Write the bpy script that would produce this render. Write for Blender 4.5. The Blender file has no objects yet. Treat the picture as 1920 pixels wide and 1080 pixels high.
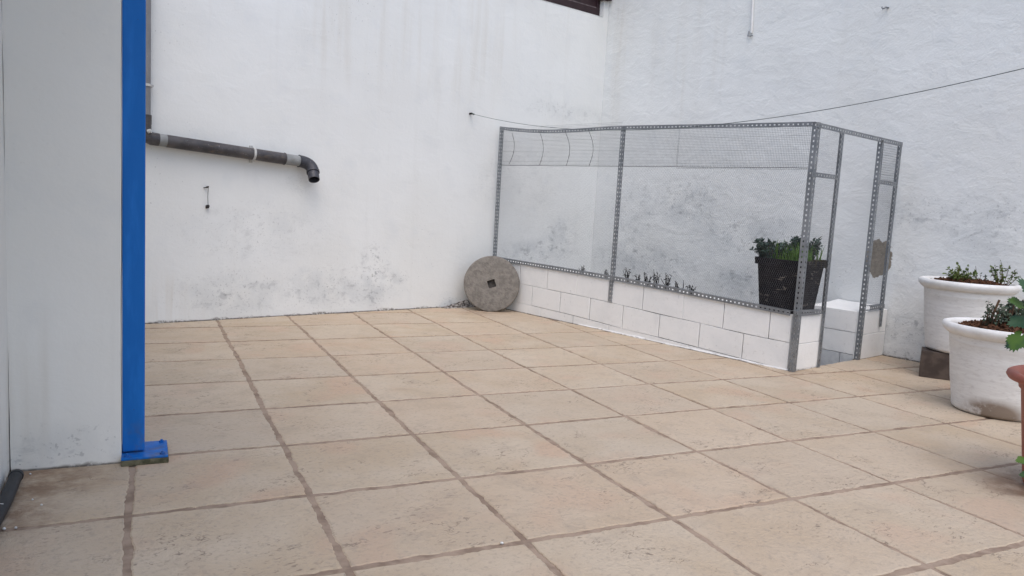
import bpy, bmesh, math, random
from mathutils import Vector, Matrix, noise
random.seed(7)
S = 0.6                                   # one floor tile in metres
TH = math.radians(14.2)                   # the tile grid is turned against the two walls
scene = bpy.context.scene

# ------------------------------------------------------------------ camera
F = 1437.55
YAW, PITCH, ROLL = 0.4534, 0.1148, 0.0581
K0 = Vector((9.092, 9.369, 0))            # room corner, in tile units of the tile grid
def rotz(v):                              # tile grid direction -> world direction
    c, s = math.cos(-TH), math.sin(-TH)
    return Vector((c*v[0]-s*v[1], s*v[0]+c*v[1], v[2]))
def T(x, y, z=0.0):                       # tile grid coordinates -> world metres
    return rotz(Vector((x, y, z))-K0)*S
C0 = T(1.0575, -3.6105, 1.8875)
_f = Vector((math.sin(YAW)*math.cos(PITCH), math.cos(YAW)*math.cos(PITCH), -math.sin(PITCH)))
_r = Vector((math.cos(YAW), -math.sin(YAW), 0)); _u = _r.cross(_f)
_r, _u = math.cos(ROLL)*_r+math.sin(ROLL)*_u, -math.sin(ROLL)*_r+math.cos(ROLL)*_u
FW, RT, UP = rotz(_f), rotz(_r), rotz(_u)
cam = bpy.data.cameras.new('camera'); camo = bpy.data.objects.new('camera', cam)
scene.collection.objects.link(camo)
camo.matrix_world = Matrix(((RT.x, UP.x, -FW.x, C0.x), (RT.y, UP.y, -FW.y, C0.y), (RT.z, UP.z, -FW.z, C0.z), (0, 0, 0, 1)))
cam.sensor_width = 36; cam.lens = F/1920*36; cam.clip_start = 0.02; cam.clip_end = 500
scene.camera = camo

# ------------------------------------------------------------------ sky, sun, exposure
SUN_EL, SUN_AZ = math.radians(62), math.radians(212)      # azimuth: direction the light comes from, clockwise from +Y
w = bpy.data.worlds.new('World'); scene.world = w; w.use_nodes = True
nt = w.node_tree; nt.nodes.clear()
sky = nt.nodes.new('ShaderNodeTexSky'); sky.sky_type = 'NISHITA'; sky.sun_disc = False
sky.sun_elevation = SUN_EL; sky.sun_rotation = SUN_AZ
sky.air_density = 1.0; sky.dust_density = 2.6; sky.ozone_density = 1.0
bg = nt.nodes.new('ShaderNodeBackground'); bg.inputs['Strength'].default_value = 0.15
wo = nt.nodes.new('ShaderNodeOutputWorld')
nt.links.new(sky.outputs[0], bg.inputs[0]); nt.links.new(bg.outputs[0], wo.inputs[0])
sl = bpy.data.lights.new('sun', 'SUN'); sl.energy = 0.7; sl.angle = math.radians(60); sl.color = (1, 0.98, 0.95)
so = bpy.data.objects.new('sun', sl); scene.collection.objects.link(so)
sd = Vector((math.sin(SUN_AZ)*math.cos(SUN_EL), math.cos(SUN_AZ)*math.cos(SUN_EL), math.sin(SUN_EL)))
so.rotation_euler = sd.to_track_quat('Z', 'Y').to_euler(); so.location = (-4, -4, 8)
vs = scene.view_settings
vs.view_transform = 'Standard'; vs.look = 'None'; vs.gamma = 1.0; vs.use_curve_mapping = False; vs.exposure = 0.50
scene.cycles.max_bounces = 6; scene.cycles.diffuse_bounces = 3; scene.cycles.glossy_bounces = 2

# ------------------------------------------------------------------ pixels of the photograph -> rays
def ray(px, py): return RT*((px-960)/F)+UP*((540-py)/F)+FW
def hit(px, py, A, n):
    d = ray(px, py); return C0+d*((A-C0).dot(n)/d.dot(n))
def onfloor(px, py, z=0.0): return hit(px, py, Vector((0, 0, z)), Vector((0, 0, 1)))
def onleft(px, py, off=0.0): return hit(px, py, Vector((0, -off, 0)), Vector((0, 1, 0)))
def onright(px, py, off=0.0): return hit(px, py, Vector((-off, 0, 0)), Vector((1, 0, 0)))
FL = Vector((-2.575*S, 0, 0)); FR = Vector((-2.40*S, -5.83*S, 0))     # enclosure: front line
FD = (FR-FL).normalized(); FN = Vector((FD.y, -FD.x, 0))              # along it, and out of it (to the patio)
if FN.x > 0: FN = -FN
SR = Vector((0, -5.84*S, 0)); SD = (SR-FR).normalized(); SN = Vector((SD.y, -SD.x, 0))
if SN.y > 0: SN = -SN
def onfront(px, py, off=0.0): return hit(px, py, FL+FN*off, FN)
def onside(px, py, off=0.0): return hit(px, py, FR+SN*off, SN)

# ------------------------------------------------------------------ mesh helpers
COL = scene.collection
class MB:
    def __init__(s): s.v = []; s.f = []; s.sm = []
    def add(s, vs_, fs_, smooth=False):
        o = len(s.v); s.v += [Vector(x) for x in vs_]
        s.f += [tuple(i+o for i in f) for f in fs_]; s.sm += [smooth]*len(fs_); return s
    def hexa(s, p):                         # 8 points: bottom 4 ccw, top 4 ccw
        return s.add(p, [(3, 2, 1, 0), (4, 5, 6, 7), (0, 1, 5, 4), (1, 2, 6, 5), (2, 3, 7, 6), (3, 0, 4, 7)])
    def box(s, c, ax, ay, az):              # centre and three half axes
        c, ax, ay, az = Vector(c), Vector(ax), Vector(ay), Vector(az)
        return s.hexa([c-ax-ay-az, c+ax-ay-az, c+ax+ay-az, c-ax+ay-az, c-ax-ay+az, c+ax-ay+az, c+ax+ay+az, c-ax+ay+az])
    def tube(s, pts, rad, n=8, caps=True, smooth=True):
        pts = [Vector(p) for p in pts]; m = len(pts)
        rad = rad if isinstance(rad, (list, tuple)) else [rad]*m
        t0 = (pts[1]-pts[0]).normalized()
        a = t0.orthogonal().normalized(); V = []; prev = t0
        for i, p in enumerate(pts):
            t = (pts[min(i+1, m-1)]-pts[max(i-1, 0)]).normalized()
            a = prev.rotation_difference(t) @ a; prev = t
            b = t.cross(a)
            for k in range(n):
                q = 2*math.pi*k/n; V.append(p+(a*math.cos(q)+b*math.sin(q))*rad[i])
        Fc = [(i*n+k, i*n+(k+1) % n, (i+1)*n+(k+1) % n, (i+1)*n+k) for i in range(m-1) for k in range(n)]
        s.add(V, Fc, smooth)
        if caps:
            s.add(V[:n], [tuple(reversed(range(n)))]); s.add(V[-n:], [tuple(range(n))])
        return s
    def lathe(s, prof, c=(0, 0, 0), n=40, wob=0.0, smooth=True):
        c = Vector(c); V = []; m = len(prof)
        for (r, z) in prof:
            for k in range(n):
                q = 2*math.pi*k/n; rr = r*(1+wob*noise.noise((math.cos(q)*1.5, math.sin(q)*1.5, z*3)))
                V.append(c+Vector((rr*math.cos(q), rr*math.sin(q), z)))
        s.add(V, [(i*n+k, i*n+(k+1) % n, (i+1)*n+(k+1) % n, (i+1)*n+k) for i in range(m-1) for k in range(n)], smooth)
        return s
    def build(s, name, mat, parent=None, label=None, bevel=0.0):
        me = bpy.data.meshes.new(name); me.from_pydata([tuple(v) for v in s.v], [], s.f); me.update()
        for p, q in zip(me.polygons, s.sm): p.use_smooth = q
        if bevel:
            bm = bmesh.new(); bm.from_mesh(me); bmesh.ops.remove_doubles(bm, verts=bm.verts, dist=1e-5)
            ed = [e for e in bm.edges if len(e.link_faces) == 2 and e.calc_face_angle(0) > 0.5]
            bmesh.ops.bevel(bm, geom=ed, offset=bevel, segments=2, affect='EDGES', profile=0.6)
            bm.to_mesh(me); bm.free()
        if mat: me.materials.append(mat)
        o = bpy.data.objects.new(name, me); COL.objects.link(o)
        if parent: o.parent = parent; o.matrix_parent_inverse = parent.matrix_world.inverted()
        if label: o['label'] = label
        return o
def thing(name, loc, label, cat, group=None):
    o = bpy.data.objects.new(name, None); COL.objects.link(o); o.location = loc; o.empty_display_size = 0.1
    o.matrix_world = Matrix.Translation(Vector(loc))
    return tag(o, label, cat, group)
def tag(o, label, cat, group=None):
    o['label'] = label; o['category'] = cat
    if group: o['group'] = group
    return o
def struct(o): o['kind'] = 'structure'; return o
def lerp(a, b, t): return a+(b-a)*t

# ------------------------------------------------------------------ material helpers
class NT:
    def __init__(s, name, rough=0.8, spec=0.3, metal=0.0):
        s.m = bpy.data.materials.new(name); s.m.use_nodes = True; s.t = s.m.node_tree
        s.b = s.t.nodes['Principled BSDF']
        s.b.inputs['Roughness'].default_value = rough; s.b.inputs['Metallic'].default_value = metal
        s.b.inputs['Specular IOR Level'].default_value = spec
        s.tc = s.t.nodes.new('ShaderNodeTexCoord'); s.P = s.tc.outputs['Object']
        s.oi = s.t.nodes.new('ShaderNodeObjectInfo')
    def n(s, kind, **kw):
        x = s.t.nodes.new(kind)
        for k, v in kw.items(): setattr(x, k, v)
        return x
    def put(s, sock, v):
        if hasattr(v, 'is_output') or isinstance(v, bpy.types.NodeSocket): s.t.links.new(v, sock)
        elif isinstance(v, (tuple, list)) and sock.type == 'RGBA' and len(v) == 3: sock.default_value = (*v, 1)
        else: sock.default_value = v
    def world(s):
        g = s.n('ShaderNodeNewGeometry'); return g.outputs['Position']
    def vmath(s, op, a, b=None):
        x = s.n('ShaderNodeVectorMath', operation=op); s.put(x.inputs[0], a)
        if b is not None: s.put(x.inputs[1], b)
        return x.outputs['Value'] if op in ('LENGTH', 'DOT_PRODUCT') else x.outputs[0]
    def math(s, op, a, b=0.0, clamp=False):
        x = s.n('ShaderNodeMath', operation=op, use_clamp=clamp); s.put(x.inputs[0], a); s.put(x.inputs[1], b); return x.outputs[0]
    def noise(s, vec, scale, detail=4, rough=0.55, dist=0.0):
        x = s.n('ShaderNodeTexNoise'); s.put(x.inputs['Vector'], vec); s.put(x.inputs['Scale'], scale)
        s.put(x.inputs['Detail'], detail); s.put(x.inputs['Roughness'], rough); s.put(x.inputs['Distortion'], dist); return x.outputs['Fac']
    def vor(s, vec, scale, feature='F1'):
        x = s.n('ShaderNodeTexVoronoi', feature=feature); s.put(x.inputs['Vector'], vec); s.put(x.inputs['Scale'], scale); return x.outputs['Distance']
    def rng(s, v, a, b, c=0.0, d=1.0):
        x = s.n('ShaderNodeMapRange', interpolation_type='SMOOTHSTEP'); s.put(x.inputs[0], v)
        for i, q in enumerate((a, b, c, d)): s.put(x.inputs[i+1], q)
        return x.outputs[0]
    def mix(s, f, a, b, mode='MIX'):
        x = s.n('ShaderNodeMix', data_type='RGBA', blend_type=mode); s.put(x.inputs[0], f); s.put(x.inputs[6], a); s.put(x.inputs[7], b); return x.outputs[2]
    def scale(s, vec, v): return s.vmath('MULTIPLY', vec, v)
    def sep(s, vec):
        x = s.n('ShaderNodeSeparateXYZ'); s.put(x.inputs[0], vec); return x.outputs
    def blob(s, vec, c, rad):               # 1 in the middle of an ellipsoid, 0 outside
        d = s.vmath('LENGTH', s.vmath('DIVIDE', s.vmath('SUBTRACT', vec, tuple(c)), tuple(rad)))
        return s.rng(d, 0.25, 1.0, 1.0, 0.0)
    def blobs(s, vec, lst):
        tot = None
        for c, rad, k in lst:
            b = s.math('MULTIPLY', s.blob(vec, c, rad), k)
            tot = b if tot is None else s.math('MAXIMUM', tot, b)
        return tot
    def bump(s, h, strength=0.3, dist=0.01, prev=None):
        x = s.n('ShaderNodeBump'); s.put(x.inputs['Height'], h); x.inputs['Strength'].default_value = strength
        x.inputs['Distance'].default_value = dist
        if prev is not None: s.put(x.inputs['Normal'], prev)
        return x.outputs[0]
    def out(s, col=None, normal=None, rough=None):
        if col is not None: s.put(s.b.inputs['Base Color'], col)
        if normal is not None: s.put(s.b.inputs['Normal'], normal)
        if rough is not None: s.put(s.b.inputs['Roughness'], rough)
        return s.m

def plaster(name, base, mould, streaks, fleck=0.5, lump=1.0, cream=0.26, patch=None):
    t = NT(name, 0.85, 0.2); P = t.world()
    big = t.noise(P, 1.1, 2); mid = t.noise(P, 4.5, 3, 0.6); fine = t.noise(P, 38, 3, 0.6)
    col = t.mix(t.rng(big, 0.35, 0.68), base, tuple(x*y for x, y in zip(base, (0.965, 0.96, 0.95))))
    col = t.mix(t.math('MULTIPLY', t.rng(mid, 0.5, 0.75), 0.5), col, tuple(x*y for x, y in zip(base, (0.90, 0.91, 0.925))))
    st = t.noise(t.scale(P, (9, 9, 0.55)), 1.0, 3, 0.6)
    sm = t.blobs(P, streaks)
    if sm is not None:
        col = t.mix(t.math('MULTIPLY', t.math('MULTIPLY', t.rng(st, 0.42, 0.7), sm), cream), col, (0.56, 0.50, 0.40))
    col = t.mix(t.math('MULTIPLY', t.rng(st, 0.56, 0.74), 0.07), col, (0.50, 0.48, 0.44))
    # mould and rubbed paint: grey flecks that gather in patches
    fl = t.noise(t.scale(P, (1, 1, 1.25)), 10, 4, 0.70, 0.4); fl2 = t.noise(P, 46, 2, 0.7)
    mm = t.blobs(P, mould)
    if mm is not None:
        col = t.mix(t.math('MULTIPLY', t.math('MULTIPLY', t.rng(fl, 0.50, 0.72), mm), 0.8), col, (0.20, 0.21, 0.225))
        col = t.mix(t.math('MULTIPLY', t.math('MULTIPLY', t.rng(fl2, 0.60, 0.70), t.math('POWER', mm, 0.6)), 0.6), col, (0.13, 0.13, 0.135))
        col = t.mix(t.math('MULTIPLY', t.math('MULTIPLY', mm, t.rng(t.noise(P, 3.3, 3, 0.6), 0.38, 0.62)), 0.42), col, (0.38, 0.415, 0.445))
    # a few flecks anywhere
    col = t.mix(t.math('MULTIPLY', t.math('MULTIPLY', t.rng(t.noise(P, 60, 1, 0.6), 0.70, 0.76), t.rng(big, 0.5, 0.7)), fleck), col, (0.16, 0.16, 0.16))
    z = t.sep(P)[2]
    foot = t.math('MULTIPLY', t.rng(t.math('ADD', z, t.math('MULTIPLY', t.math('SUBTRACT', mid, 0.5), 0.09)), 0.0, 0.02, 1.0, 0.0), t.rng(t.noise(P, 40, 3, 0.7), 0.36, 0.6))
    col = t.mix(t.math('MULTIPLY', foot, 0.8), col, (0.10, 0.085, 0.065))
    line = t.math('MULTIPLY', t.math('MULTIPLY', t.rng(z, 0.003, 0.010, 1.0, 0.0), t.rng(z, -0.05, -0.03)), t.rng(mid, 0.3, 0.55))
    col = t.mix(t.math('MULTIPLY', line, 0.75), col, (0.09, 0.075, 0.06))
    if patch:
        d = t.vmath('LENGTH', t.vmath('DIVIDE', t.vmath('SUBTRACT', P, tuple(patch[0])), tuple(patch[1])))
        d = t.math('ADD', d, t.math('MULTIPLY', t.math('SUBTRACT', t.noise(P, 8, 5, 0.6), 0.5), 1.3))
        pm = t.rng(d, 0.93, 0.98, 1.0, 0.0)
        col = t.mix(pm, col, t.mix(t.rng(fine, 0.3, 0.7), (0.215, 0.185, 0.145), (0.29, 0.255, 0.205)))
    tr = t.noise(t.scale(P, (1, 1, 1.7)), 4.2, 4, 0.58, 0.6)
    h3 = t.bump(t.math('ADD', t.math('ADD', tr, t.math('MULTIPLY', t.rng(mid, 0.46, 0.56), 0.10)), t.math('MULTIPLY', t.noise(P, 58, 2, 0.65), 0.22)), 0.13*lump, 0.03)
    if patch: h3 = t.bump(pm, -0.8, 0.006, h3)
    return t.out(col, h3)

def simple(name, col, col2=None, rough=0.6, spec=0.4, metal=0.0, scale=20, bump=0.1, bscale=60, dist=0.003, lo=0.4, hi=0.65):
    t = NT(name, rough, spec, metal); P = t.world()
    c = t.mix(t.rng(t.noise(P, scale, 3, 0.6), lo, hi), col, col2 or tuple(x*0.8 for x in col))
    return t.out(c, t.bump(t.noise(P, bscale, 2, 0.6), bump, dist) if bump else None)

def pt(px, py, wall): return tuple(onleft(px, py) if wall == 'L' else onright(px, py))
WHITE = (0.795, 0.81, 0.80)
M = {}
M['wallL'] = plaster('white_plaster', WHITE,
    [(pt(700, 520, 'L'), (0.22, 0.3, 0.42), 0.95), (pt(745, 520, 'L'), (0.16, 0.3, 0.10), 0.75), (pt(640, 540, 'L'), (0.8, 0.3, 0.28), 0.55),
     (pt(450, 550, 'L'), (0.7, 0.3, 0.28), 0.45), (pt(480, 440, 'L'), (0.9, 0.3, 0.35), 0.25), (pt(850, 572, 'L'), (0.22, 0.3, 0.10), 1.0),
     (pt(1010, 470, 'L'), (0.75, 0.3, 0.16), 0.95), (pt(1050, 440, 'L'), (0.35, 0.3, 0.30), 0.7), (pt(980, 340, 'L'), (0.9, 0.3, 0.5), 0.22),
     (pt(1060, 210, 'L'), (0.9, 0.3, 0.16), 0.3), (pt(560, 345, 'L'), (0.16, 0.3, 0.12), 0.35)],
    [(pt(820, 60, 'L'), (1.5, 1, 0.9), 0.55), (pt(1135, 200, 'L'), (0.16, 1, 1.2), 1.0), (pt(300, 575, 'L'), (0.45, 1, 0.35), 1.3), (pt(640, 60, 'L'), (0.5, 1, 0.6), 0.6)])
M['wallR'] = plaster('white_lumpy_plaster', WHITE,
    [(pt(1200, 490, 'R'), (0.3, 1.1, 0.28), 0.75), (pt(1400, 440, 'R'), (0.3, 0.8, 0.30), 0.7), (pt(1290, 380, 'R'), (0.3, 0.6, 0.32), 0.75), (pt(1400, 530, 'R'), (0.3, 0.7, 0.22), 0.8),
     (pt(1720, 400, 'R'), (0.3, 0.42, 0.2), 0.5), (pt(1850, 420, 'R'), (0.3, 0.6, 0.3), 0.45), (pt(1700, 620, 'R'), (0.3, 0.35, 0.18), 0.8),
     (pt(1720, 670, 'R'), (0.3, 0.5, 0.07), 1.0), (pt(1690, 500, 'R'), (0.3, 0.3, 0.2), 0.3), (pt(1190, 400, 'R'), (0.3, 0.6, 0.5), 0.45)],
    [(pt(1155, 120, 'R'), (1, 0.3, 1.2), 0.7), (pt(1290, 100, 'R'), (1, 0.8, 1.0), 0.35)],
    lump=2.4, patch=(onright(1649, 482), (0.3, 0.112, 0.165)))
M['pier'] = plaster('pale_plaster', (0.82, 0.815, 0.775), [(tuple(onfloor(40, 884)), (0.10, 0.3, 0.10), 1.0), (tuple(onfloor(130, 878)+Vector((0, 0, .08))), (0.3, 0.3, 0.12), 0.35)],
    [(tuple(onfloor(60, 878)+Vector((0, 0, 0.2))), (0.2, 0.4, 0.5), 0.9)], fleck=0.06, lump=0.6)
M['pit'] = simple('rough_concrete', (0.30, 0.30, 0.29), (0.2, 0.2, 0.2), 0.9, 0.2, scale=6, bump=0.5, bscale=30, dist=0.01)

def tile_mat():
    t = NT('stamped_stone_tile', 0.62, 0.35)
    W = t.world(); rnd = t.oi.outputs['Random']
    off = t.n('ShaderNodeCombineXYZ'); t.put(off.inputs[0], t.math('MULTIPLY', rnd, 91.0)); t.put(off.inputs[1], t.math('MULTIPLY', rnd, 37.0)); t.put(off.inputs[2], t.math('MULTIPLY', rnd, 53.0))
    P = t.vmath('ADD', W, off.outputs[0])
    a = t.noise(P, 2.2, 2, 0.55); b = t.noise(P, 7, 3, 0.6); c = t.noise(P, 55, 2, 0.6)
    warm, pale, pink = (0.475, 0.375, 0.265), (0.525, 0.435, 0.33), (0.51, 0.36, 0.255)
    col = t.mix(t.rng(a, 0.36, 0.66), warm, pale)
    col = t.mix(t.math('MULTIPLY', t.rng(t.noise(P, 3.1, 1, 0.5), 0.54, 0.72), 0.75), col, pink)
    r2 = t.math('FRACT', t.math('MULTIPLY', rnd, 17.3)); r3 = t.math('FRACT', t.math('MULTIPLY', rnd, 41.7))
    col = t.mix(t.math('MULTIPLY', t.rng(rnd, 0.35, 1.0), 0.45), col, (0.51, 0.395, 0.29))
    col = t.mix(t.math('MULTIPLY', t.rng(r2, 0.5, 1.0), 0.38), col, (0.455, 0.39, 0.31))
    col = t.mix(t.math('MULTIPLY', t.rng(r3, 0.6, 1.0), 0.4), col, (0.555, 0.465, 0.36))
    col = t.mix(t.math('MULTIPLY', t.rng(b, 0.52, 0.74), 0.35), col, (0.36, 0.30, 0.24))
    col = t.mix(t.math('MULTIPLY', t.rng(c, 0.52, 0.68), 0.42), col, (0.34, 0.28, 0.225))
    # impressions of split stone: pits that come in swarms, and a few thin cracks
    pv = t.scale(P, (1.0, 2.3, 1.0))
    sw = t.rng(t.noise(P, 3.6, 2, 0.5), 0.50, 0.64)
    pit = t.math('MULTIPLY', t.rng(t.noise(pv, 34, 3, 0.6, 0.6), 0.59, 0.66), sw)
    cr = t.math('ABSOLUTE', t.math('SUBTRACT', t.noise(t.scale(P, (1, 1.5, 1)), 2.9, 5, 0.62), 0.5))
    crack = t.math('MULTIPLY', t.rng(cr, 0.0025, 0.0085, 1.0, 0.0), t.rng(t.noise(P, 3.4, 2, 0.5), 0.50, 0.62))
    crack = t.math('MULTIPLY', crack, t.rng(t.noise(P, 21, 3, 0.6), 0.38, 0.58))
    marks = t.math('MAXIMUM', t.math('MULTIPLY', pit, 0.75), t.math('MULTIPLY', crack, 0.9))
    col = t.mix(t.math('MULTIPLY', marks, 0.8), col, (0.17, 0.13, 0.10))
    # earth washed out by the pots and along the foot of the pillar
    st = t.blobs(W, [(tuple(onfloor(60, 905)), (0.36, 0.30, 0.3), 1.0), (tuple(onfloor(20, 960)), (0.20, 0.30, 0.3), 0.9), (tuple(onfloor(1935, 915)), (0.34, 0.28, 0.3), 1.1), (tuple(onfloor(915, 584)), (0.55, 0.22, 0.3), 0.6),
                     (tuple(onfloor(1500, 698)), (0.25, 0.2, 0.3), 0.5)])
    st = t.math('MULTIPLY', st, t.rng(t.noise(W, 9, 4, 0.65), 0.28, 0.62))
    col = t.mix(t.math('MULTIPLY', st, 0.85), col, (0.21, 0.13, 0.08))
    hh = t.math('ADD', t.noise(P, 6.5, 5, 0.68, 0.4), t.math('MULTIPLY', t.noise(P, 70, 3, 0.7), 0.16))
    h = t.bump(hh, 0.8, 0.018)
    h = t.bump(marks, -0.7, 0.004, h)
    return t.out(col, h, t.rng(b, 0.3, 0.7, 0.55, 0.75))
M['tile'] = tile_mat()
M['grout'] = simple('brown_grout', (0.37, 0.285, 0.22), (0.25, 0.185, 0.14), 0.95, 0.1, scale=9, bump=0.6, bscale=70, dist=0.006)
def blue_mat():
    t = NT('blue_paint', 0.5, 0.25); P = t.world()
    c = t.mix(t.rng(t.noise(t.scale(P, (6, 6, 1)), 4, 4, 0.6), 0.4, 0.7), (0.005, 0.135, 0.48), (0.011, 0.165, 0.56))
    c = t.mix(t.rng(t.noise(P, 45, 4, 0.65), 0.70, 0.73), c, (0.06, 0.05, 0.05))
    z = t.sep(P)[2]
    c = t.mix(t.math('MULTIPLY', t.math('MULTIPLY', t.rng(z, 0.035, 0.22, 1.0, 0.0), t.rng(t.noise(P, 20, 4, 0.65), 0.45, 0.7)), 0.5), c, (0.10, 0.10, 0.11))
    return t.out(c, t.bump(t.noise(P, 26, 3, 0.6), 0.10, 0.003), t.rng(t.noise(P, 7, 3, 0.6), 0.35, 0.65, 0.38, 0.6))
M['blue'] = blue_mat()
M['mossy'] = simple('mossy_mortar', (0.16, 0.15, 0.10), (0.08, 0.08, 0.05), 0.95, 0.1, scale=30, bump=0.7, bscale=60, dist=0.008)
def steel_mat():
    t = NT('galvanised_steel', 0.5, 0.5, 0.55); P = t.world()
    c = t.mix(t.rng(t.noise(P, 9, 5, 0.6), 0.38, 0.66), (0.21, 0.225, 0.24), (0.29, 0.305, 0.32))
    c = t.mix(t.rng(t.noise(P, 40, 4, 0.6), 0.64, 0.72), c, (0.12, 0.11, 0.10))
    return t.out(c, t.bump(t.noise(P, 90, 3), 0.08, 0.002), t.rng(t.noise(P, 14, 3), 0.35, 0.65, 0.42, 0.62))
M['steel'] = steel_mat()
M['wire'] = simple('galvanised_wire', (0.15, 0.155, 0.165), (0.11, 0.115, 0.12), 0.55, 0.4, 0.2, scale=12, bump=0.0)
M['wire_dark'] = simple('dark_wire', (0.10, 0.105, 0.11), (0.07, 0.07, 0.07), 0.6, 0.4, 0.3, scale=12, bump=0.0)
def block_mat():
    t = NT('white_painted_block', 0.85, 0.2); P = t.world()
    c = t.mix(t.rng(t.noise(P, 5, 5, 0.6), 0.4, 0.68), (0.84, 0.84, 0.825), (0.79, 0.795, 0.785))
    c = t.mix(t.math('MULTIPLY', t.rng(t.noise(P, 30, 4, 0.65), 0.6, 0.72), 0.35), c, (0.5, 0.5, 0.49))
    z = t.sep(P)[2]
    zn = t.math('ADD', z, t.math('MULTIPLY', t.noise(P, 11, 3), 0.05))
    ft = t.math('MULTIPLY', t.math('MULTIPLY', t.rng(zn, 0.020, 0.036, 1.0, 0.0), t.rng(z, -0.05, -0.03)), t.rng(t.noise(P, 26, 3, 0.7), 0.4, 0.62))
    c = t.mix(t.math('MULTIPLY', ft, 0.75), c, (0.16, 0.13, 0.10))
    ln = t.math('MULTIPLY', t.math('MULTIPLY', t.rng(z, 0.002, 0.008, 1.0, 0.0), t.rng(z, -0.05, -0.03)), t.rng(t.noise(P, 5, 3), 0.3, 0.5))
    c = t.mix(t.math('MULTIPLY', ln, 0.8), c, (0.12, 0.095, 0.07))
    h = t.bump(t.noise(P, 13, 4, 0.6), 0.45, 0.010); h = t.bump(t.noise(P, 110, 4, 0.7), 0.25, 0.003, h)
    return t.out(c, h)
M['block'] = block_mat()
M['block_shaded'] = simple('shaded_white_block', (0.62, 0.63, 0.63), (0.50, 0.51, 0.52), 0.9, 0.2, scale=14, bump=0.4)  # lowest ledge course: shade of the pit is put into this grey
M['joint'] = simple('joint_mortar', (0.50, 0.50, 0.50), (0.07, 0.07, 0.07), 0.95, 0.1, scale=5, bump=0.5, lo=0.42, hi=0.56)
def pvc_mat(name, a, b, warm):
    t = NT(name, 0.5, 0.4); P = t.world()
    c = t.mix(t.rng(t.noise(P, 7, 5, 0.62), 0.36, 0.66), a, b)
    c = t.mix(t.math('MULTIPLY', t.rng(t.noise(t.scale(P, (1, 1, 4)), 14, 5, 0.65), 0.52, 0.72), 0.7), c, warm)
    c = t.mix(t.math('MULTIPLY', t.rng(t.noise(P, 60, 3, 0.6), 0.66, 0.72), 0.5), c, (0.4, 0.4, 0.38))
    return t.out(c, t.bump(t.noise(P, 40, 4), 0.08, 0.003), t.rng(t.noise(P, 12, 4), 0.35, 0.65, 0.4, 0.65))
M['pvc_dark'] = pvc_mat('weathered_dark_pvc', (0.045, 0.042, 0.047), (0.085, 0.08, 0.082), (0.125, 0.10, 0.07))
M['pvc_new'] = pvc_mat('charcoal_pvc', (0.04, 0.042, 0.052), (0.055, 0.055, 0.066), (0.06, 0.06, 0.07))
M['pvc_light'] = pvc_mat('light_grey_pvc', (0.27, 0.28, 0.28), (0.21, 0.22, 0.22), (0.2, 0.18, 0.15))
M['pvc_mid'] = pvc_mat('mid_grey_pvc', (0.24, 0.235, 0.24), (0.19, 0.185, 0.19), (0.2, 0.18, 0.16))
M['hollow'] = simple('pipe_inside', (0.006, 0.006, 0.007), (0.004, 0.004, 0.004), 0.9, 0.1)
M['clip'] = simple('pale_plastic', (0.55, 0.55, 0.53), (0.4, 0.4, 0.4), 0.5, 0.4)
M['stone'] = simple('grey_millstone', (0.245, 0.225, 0.20), (0.18, 0.165, 0.147), 0.95, 0.15, scale=22, bump=0.7, bscale=48, dist=0.012, lo=0.38, hi=0.66)
M['hole'] = simple('dark_hole', (0.085, 0.078, 0.072), (0.05, 0.045, 0.04), 0.95, 0.1)
M['rubble'] = simple('crumbled_mortar', (0.36, 0.34, 0.32), (0.06, 0.05, 0.045), 0.95, 0.1, scale=38, bump=0.9, bscale=34, dist=0.02, lo=0.42, hi=0.58)
M['wood'] = simple('dark_brown_wood', (0.030, 0.014, 0.017), (0.022, 0.010, 0.013), 0.45, 0.4, scale=12, bump=0.1)
M['wood_line'] = simple('worn_wood_edge', (0.16, 0.13, 0.135), (0.10, 0.08, 0.085), 0.6, 0.3)
M['wood_brown'] = simple('brown_beam_wood', (0.05, 0.032, 0.024), (0.03, 0.018, 0.014), 0.6, 0.3)
M['black_plastic'] = simple('black_plastic', (0.018, 0.016, 0.02), (0.026, 0.023, 0.026), 0.6, 0.35, scale=9, bump=0.15, bscale=30)
def blackpot():
    t = NT('peeling_black_plastic', 0.75, 0.12); P = t.world()
    c = t.mix(t.rng(t.noise(P, 9, 4), 0.4, 0.65), (0.007, 0.006, 0.009), (0.013, 0.011, 0.013))
    z = t.sep(P)[2]
    band = t.noise(t.scale(P, (6, 6, 18)), 1.0, 4, 0.6); fl = t.noise(t.scale(P, (1, 1, 1.8)), 30, 4, 0.65)
    k = t.math('MULTIPLY', t.rng(band, 0.56, 0.66), t.rng(fl, 0.52, 0.62))
    c = t.mix(t.math('MULTIPLY', k, 0.55), c, (0.30, 0.26, 0.22))
    return t.out(c, t.bump(t.noise(P, 22, 4), 0.2, 0.004))
M['blackpot'] = blackpot()
def whitepot(name, stain):
    t = NT(name, 0.6, 0.4); P = t.world()
    hz = t.noise(t.scale(P, (2.0, 2.0, 16)), 3.0, 5, 0.65); fz = t.noise(t.scale(P, (1, 1, 3)), 22, 5, 0.65)
    c = t.mix(t.rng(hz, 0.40, 0.66), (0.75, 0.745, 0.725), (0.68, 0.67, 0.65))
    c = t.mix(t.math('MULTIPLY', t.rng(fz, 0.5, 0.7), 0.4), c, (0.47, 0.45, 0.43))
    s = t.blobs(P, stain)
    s2 = t.math('MULTIPLY', s, t.rng(t.noise(P, 9, 5, 0.65), 0.28, 0.55))
    c = t.mix(t.math('MULTIPLY', s2, 0.85), c, (0.235, 0.185, 0.145))
    h = t.bump(hz, 0.05, 0.006); h = t.bump(fz, 0.15, 0.004, h)
    return t.out(c, h)
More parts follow.
